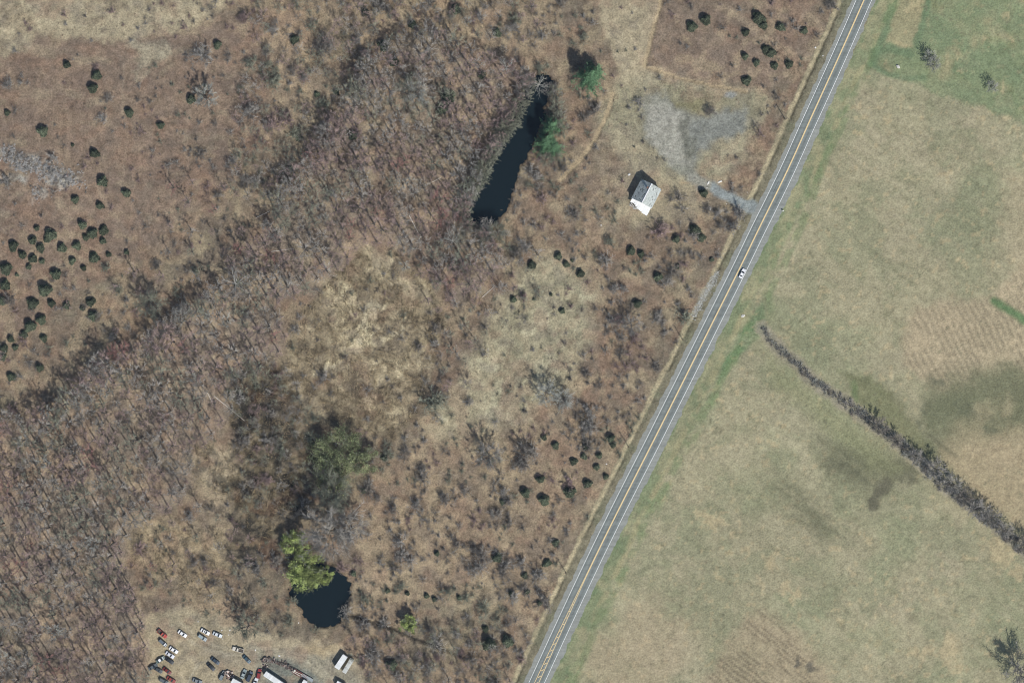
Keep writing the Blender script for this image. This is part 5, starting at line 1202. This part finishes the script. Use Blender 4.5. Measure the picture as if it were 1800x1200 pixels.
for (x, y, sc, t_, gr), lb in zip(plan, name_places([(q[0], q[1], ('low ' if q[2] < .6 else '') + TWW[q[3]] + ' bare tree') for q in plan])):
    put_tree(x, y, MEDM if 'banks' in gr else TREES[rnd.randrange(9)], sc * (1.15 if 'banks' in gr else 1), rnd.uniform(0, 6.28), TW[t_], lb, gr)
rest = prior[MAXT:] + out_
def instance_mesh(name, protos, places, mats, key):
    """places: x, y, z, rot, (sx, sy, sz), proto index, material index"""
    Vs, Fs, Ts, Ms = [], [], [], []; n = 0
    cache = [p.arrays() for p in protos]
    for (x, y, z, a, s_, k, mi) in places:
        V, F, T = cache[k]; ca, sa = math.cos(a), math.sin(a); v = V * np.array(s_)
        v = np.stack([v[:, 0] * ca - v[:, 1] * sa + x, v[:, 0] * sa + v[:, 1] * ca + y, v[:, 2] + z], 1)
        Vs.append(v); Fs.append(F + n); Ts.append(T); Ms.append(np.full(len(F), mi)); n += len(V)
    me = new_mesh(name, np.concatenate(Vs), np.concatenate(Fs), mats, {'tint': np.concatenate(Ts)})
    me.polygons.foreach_set('material_index', np.concatenate(Ms).astype(np.int32)); return link(name, me)
pl_t, pl_c = [], []
TL = ['grey', 'mauve', 'olive', 'brown', 'red']
for x, y, nm, gr in rest:
    if not (-200 < x < 2000): continue
    a_, b_ = P(x, y); s_ = rnd.uniform(.75, 1.15) * (.7 if 'scattered' in gr or 'north' in gr else 1); k = rnd.randrange(4); rot = rnd.uniform(0, 6.28); z = float(gz(x, y)); t_ = tw_pick(x, y); t_ = t_ if t_ in TL else 'grey'
    pl_t.append((a_, b_, z, rot, (s_,) * 3, k, 0)); pl_c.append((a_, b_, z, rot, (s_,) * 3, k + NLT, 1 + TL.index(t_)))
for x, y in brush:
    a_, b_ = P(x, y); s_ = rnd.uniform(.36, .62); k = 4 + rnd.randrange(2); rot = rnd.uniform(0, 6.28); z = float(gz(x, y)); t_ = rnd.choice(['olive', 'olive', 'brown', 'grey', 'mauve'])
    pl_t.append((a_, b_, z, rot, (s_,) * 3, k, 0)); pl_c.append((a_, b_, z, rot, (s_,) * 3, k + NLT, 1 + TL.index(t_)))
tag(instance_mesh('bare_wood', [t for t, c in LITE] + [c for t, c in LITE], pl_t + pl_c, [BARK] + [TW[t] for t in TL], 0), 'leafless trees filling the rest of the woods', 'wood', None, 'stuff')
# ---- shrubs
TRAILS = [[(985, 317), (1012, 288), (1030, 268), (1048, 240), (1060, 215), (1070, 190), (1076, 165)], [(1132, 118), (1150, 122), (1200, 140), (1262, 153), (1312, 162)], [(1132, 115), (1138, 90), (1146, 55), (1160, 10)], [(1195, 322), (1220, 320), (1245, 322)], [(1205, 300), (1240, 320)]]
TRD = np.min([line_d(t_, GX, GY) for t_ in TRAILS], 0)
def dens(x, y):
    """brush density and size in photo pixels"""
    if at(REG, x, y) in (1, 3, 4, 6, 9, 10): return 0, 0
    if (x - 1246) ** 2 + (y - 330) ** 2 < 26 ** 2: return 0, 0
    if abs(at(RDIST, x, y)) < 39 or at(TRD, x, y) < 8: return 0, 0
    if 1097 < x < 1178 and 292 < y < 395: return 0, 0
    if (412 < x < 500 and 640 < y < 900 and r.random() < .6) or (420 < x < 484 and 645 < y < 755) or (515 < x < 572 and 775 < y < 880) or (395 < x < 500 and 845 < y < 1000): return 1.6, 9.5
    if max(at(SDN, x, y), at(SDS, x, y)) > -18: return 2.2, 8.5
    if at(REG, x, y) == 11: return .10, 6
    if x < 330 and y < 480: return (.2 if x < 230 else .6), 7
    if x < 430 and y < 330: return .8, 8
    if at(REG, x, y) == 7: return .22, 7
    if 430 <= x < 960 and y < 330: return 1.0, 10
    if at(REG, x, y) == 2: return .28, 8
    if at(REG, x, y) == 8: return .32, 7
    if x > 1040 and y < 330: return .3, 8
    if y > 750 and x > 600: return 1.15, 9.2
    if x > 860: return .85, 8.8
    return .6, 8
sh = []
r = np.random.default_rng(12); cell = {}
clump = lambda x, y: sstep(.36, .62, fbm(np.array([x]), np.array([y]), 26, 3, 121))[0]
for x, y in r.uniform((-190, -170), (1560, 1370), (15000, 2)):
    d, sz = dens(x, y)
    if d == 0 or r.random() > d * (.15 + .85 * clump(x, y)): continue
    rad = sz * 1.18 * r.lognormal(-.12, .38); k = (int(x // 12), int(y // 12))
    if any((q[0] - x) ** 2 + (q[1] - y) ** 2 < (7.5 if d > .7 else 9.5) ** 2 for i in (-1, 0, 1) for j in (-1, 0, 1) for q in cell.get((k[0] + i, k[1] + j), ())): continue
    cell.setdefault(k, []).append((x, y)); sh.append((x, y, rad))
# hedgerow
hp = np.array(HEDGE, float); hseg = np.linalg.norm(np.diff(hp, axis=0), axis=1); hc = np.concatenate([[0], np.cumsum(hseg)])
for t in np.arange(2, hc[-1], 3.7):
    x = np.interp(t, hc, hp[:, 0]); y = np.interp(t, hc, hp[:, 1]); wdt = 5.5 + 3 * min(1, t / 400)
    for _ in range(1 if r.random() < .5 else 2):
        o_ = r.normal(0, wdt * .6); sh.append((x + o_ * .65, y - o_ * .75, r.uniform(4.6, 7.6) * (1 + .2 * min(1, t / 400)), 'h'))
AREAS = [('n', lambda x, y: 430 <= x < 1000 and y < 330, 'leafless brown shrub in the clumpy brush along the top', 'shrubs of the northern brush'), ('w', lambda x, y: x < 430 and y < 600, 'leafless shrub in the weed field at the left', 'shrubs of the north west field'),
         ('c', lambda x, y: x >= 1000 and y < 330, 'leafless shrub around the gravel pad and north corner', 'shrubs round the gravel pad'), ('e', lambda x, y: x >= 760 and 330 <= y < 740, 'leafless shrub in the scrub between house and meadow', 'shrubs of the open scrub'),
         ('s', lambda x, y: x >= 600 and y >= 740, 'leafless shrub in the warm brown scrub at bottom centre', 'shrubs of the southern scrub'), ('m', lambda x, y: True, 'leafless shrub among the west woods and reed marsh', 'shrubs of the woods and marsh')]
vis_s = sorted([q for q in sh if vis(q[0], q[1])], key=lambda q: -q[2]); hedge_s = [q for q in vis_s if len(q) == 4]; oth = [q for q in vis_s if len(q) == 3]
ind = hedge_s[:75] + oth[:222]; indset = set(map(id, ind)); rest_s = [q for q in sh if id(q) not in indset]
def sh_tw(x, y, hedge):
    u = rnd.random()
    if hedge: return 'brown' if u < .2 else 'grey' if u < .6 else 'pale'
    n_ = vnoise(np.array([x / 40.0]), np.array([y / 40.0]), 99)[0]
    return 'mauve' if n_ > .72 else 'olive' if n_ < .28 else 'brown' if u < .45 else 'grey'
splan = []
for i, q in enumerate(ind):
    x, y, rad = q[:3]; h_ = len(q) == 4
    if h_: nm, gr = 'leafless hedge shrub in the line dividing the two east fields', 'shrubs of the hedgerow'
    else: nm, gr = next((a[2], a[3]) for a in AREAS if a[1](x, y))
    splan.append((x, y, i, rad * S, rad * S * (1.0 if not h_ else .9), sh_tw(x, y, h_), gr, h_))
for q, lb in zip(splan, name_places([(q[0], q[1], TWW[q[5]] + (' hedge shrub' if q[7] else ' leafless shrub')) for q in splan])):
    put_shrub(*q[:5], TW[q[5]], lb, q[6])
pl = []; SL = ['brown', 'grey', 'mauve', 'olive', 'pale']
for q in rest_s:
    x, y, rad = q[:3]; a_, b_ = P(x, y); R_ = rad * S
    pl.append((a_, b_, float(gz(x, y)), rnd.uniform(0, 6.28), (R_, R_, R_ * .95), rnd.randrange(4), SL.index(sh_tw(x, y, len(q) == 4))))
tag(instance_mesh('low_brush', SHRL, pl, [TW[t] for t in SL], 1), 'lesser leafless brush over the scrubland', 'brush', None, 'stuff')
# ---- weeds, reeds, bleached brush
def blades(name, px, py, hgt, wid, tint, m_, lean=.5, label='', seed=0, stems=1):
    r = np.random.default_rng(seed); n = len(px)
    x = (px - 900) * S; y = (600 - py) * S; z = gz(px, py) - .05
    az = r.uniform(0, 6.283, n) if not callable(lean) else lean(px, py, r); ln = r.uniform(.15, 1.0, n) * hgt
    p = np.stack([x, y, z], 1); tip = p + np.stack([np.cos(az) * ln, np.sin(az) * ln, hgt], 1); q = r.uniform(0, 6.283, n); dx = np.stack([np.cos(q), np.sin(q), 0 * q], 1) * wid[:, None]
    mid = (p + tip) / 2 + np.stack([0 * x, 0 * x, hgt * .12], 1)
    V = np.stack([p - dx * .6, p + dx * .6, mid + dx, mid - dx, tip], 1).reshape(-1, 3); b_ = np.arange(n)[:, None] * 5
    F = (b_[:, :, None] + np.array([[0, 1, 2], [0, 2, 3], [3, 2, 4]])[None]).reshape(-1, 3)
    tag(link(name, new_mesh(name, V, F, [m_], {'tint': np.repeat(tint, 5)})), label, name.replace('_', ' '), None, 'stuff')
M_REED = mat('dry_reed', tuple(alb(196, 176, 140)), .9, tint=1); M_WEED = mat('dead_weed', tuple(alb(150, 126, 104)), .95, tint=1)
r = np.random.default_rng(77)
cand = r.uniform((-60, 380), (800, 1110), (240000, 2)); keep = (at(REG, cand[:, 0], cand[:, 1]) == 2) | ((poly_sd([(480, 640), (760, 660), (740, 740), (560, 790), (440, 800), (400, 740)], cand[:, 0], cand[:, 1]) > 0) & (r.random(len(cand)) < .6)) | ((poly_sd([(235, 930), (390, 930), (420, 1000), (380, 1060), (230, 1000)], cand[:, 0], cand[:, 1]) > 0) & (r.random(len(cand)) < .6))
cl = sstep(.38, .6, fbm(cand[:, 0], cand[:, 1], 14, 3, 131)); keep &= r.random(len(cand)) < (.2 + .8 * cl)
cd_ = cand[keep][:42000]; n = len(cd_)
flow = lambda px, py, r_: fbm(px, py, 40, 2, 141) * 18 + r_.normal(0, .5, len(px))
blades('dry_reeds', cd_[:, 0], cd_[:, 1], r.uniform(.8, 2.0, n), r.uniform(.05, .11, n), r.uniform(.45, 1.15, n) * (.6 + .6 * fbm(cd_[:, 0], cd_[:, 1], 30, 3, 143)), M_REED, flow, 'flattened tan reeds of the marsh', 3)
cand = r.uniform((-60, -60), (1560, 1260), (300000, 2)); rg_ = at(REG, cand[:, 0], cand[:, 1]); dd = at(RDIST, cand[:, 0], cand[:, 1])
ok_ = (at(TRD, cand[:, 0], cand[:, 1]) > 5) & ((rg_ == 0) | (rg_ == 7) | (rg_ == 8)) & (dd < -41) & ~((cand[:, 0] > 1095) & (cand[:, 0] < 1180) & (cand[:, 1] > 290) & (cand[:, 1] < 395))
ok_ &= r.random(len(cand)) < (.12 + .88 * sstep(.42, .62, fbm(cand[:, 0], cand[:, 1], 12, 3, 151)))
cd_ = cand[ok_][:70000]; n = len(cd_)
blades('dead_weeds', cd_[:, 0], cd_[:, 1], r.uniform(.3, 1.1, n), r.uniform(.05, .12, n), r.uniform(.4, 1.2, n), M_WEED, .5, 'dead brown weeds over the scrubland', 4)
# bleached brush: pale mounded thickets in the west field
mb = MB(); pl = []
for (cx, cy, rx, ry, n) in [(30, 280, 38, 14, 150), (90, 302, 44, 20, 260), (125, 320, 26, 14, 50), (65, 335, 16, 12, 40), (15, 262, 16, 10, 30), (40, 295, 30, 8, 50)]:
    for _ in range(n):
        x = cx + r.normal(0, rx * .5); y = cy + r.normal(0, ry * .5) + (x - cx) * .25
        a_, b_ = P(x, y); R_ = r.uniform(.4, 1.25); pl.append((a_, b_, float(gz(x, y)) - .1, r.uniform(0, 6.28), (R_, R_ * r.uniform(.6, 1), R_ * r.uniform(.7, 1.3)), r.integers(0, 4), 0 if r.random() < .75 else 1))
M_BLE = mat('bleached_stems', (.62, .60, .57), .9, tint=1)
tag(instance_mesh('bleached_brush', [bare_shrub(260 + k, 30, 8) for k in range(4)], pl, [M_BLE, TW['grey']], 2), 'pale bleached thicket in the west field', 'thicket', None, 'stuff')
# ---- fallen logs
M_LOG = mat('bleached_log', (.62, .57, .50), .9, noise=.15)
for (xa, ya, xb, yb, rr, lb) in [(719, 378, 735, 409, .26, 'white fallen log in the middle wood below the long pond'), (365, 690, 375, 711, .2, 'short pale fallen log at the east edge of the west wood'), (377, 696, 430, 739, .22, 'long pale fallen log pointing at the reed marsh'), (477, 442, 516, 437, .16, 'thin pale log lying level east of the big sycamore'),
                                 (848, 522, 868, 504, .2, 'pale fallen log in the brush south of the long pond'), (672, 350, 690, 330, .15, 'thin grey fallen log inside the middle wood'), (1488, 707, 1500, 716, .16, 'pale fallen limb in the upper hedgerow'), (1515, 725, 1538, 745, .17, 'pale fallen limb beside the top hedgerow tree'), (760, 320, 775, 312, .15, 'crooked pale fallen limb west of the long pond'), (450, 383, 474, 371, .14, 'thin pale limb at the north edge of the middle wood')]:
    a_ = np.array([*P(xa, ya), float(gz(xa, ya)) + rr]); b_ = np.array([*P(xb, yb), float(gz(xb, yb)) + rr]); c_ = (a_ + b_) / 2
    root = tag(link('fallen_log', None, loc=tuple(c_)), lb, 'log', 'pale fallen logs')
    MB().frusta(a_ - c_, b_ - c_, rr, rr * .6, 7).build('trunk', M_LOG, root)
    d = (b_ - a_); L = np.linalg.norm(d); d /= L
    for k in range(3):
        p = a_ + d * L * (.45 + .2 * k) - c_; rng = np.random.default_rng(int(xa) + k); e = p + (d * .6 + rand_perp(d) * .8) * L * .16; e[2] = max(e[2], .1)
        MB().frusta(p, e, rr * .45, 0, 4).build('branch', M_LOG, root)

# ---- thin spring haze between the aircraft and the land
hb = MB().box((0, 0, 632), (2600, 2600, 1276)); M_HAZE = bpy.data.materials.new('haze_air'); M_HAZE.use_nodes = True
hn = M_HAZE.node_tree; hn.nodes.remove(hn.nodes['Principled BSDF']); vp = hn.nodes.new('ShaderNodeVolumePrincipled'); vp.inputs['Color'].default_value = (.62, .80, 1.0, 1); vp.inputs['Density'].default_value = .00002
hn.links.new(vp.outputs[0], hn.nodes['Material Output'].inputs['Volume'])
hz_o = hb.build('haze', M_HAZE); tag(hz_o, kind='stuff')
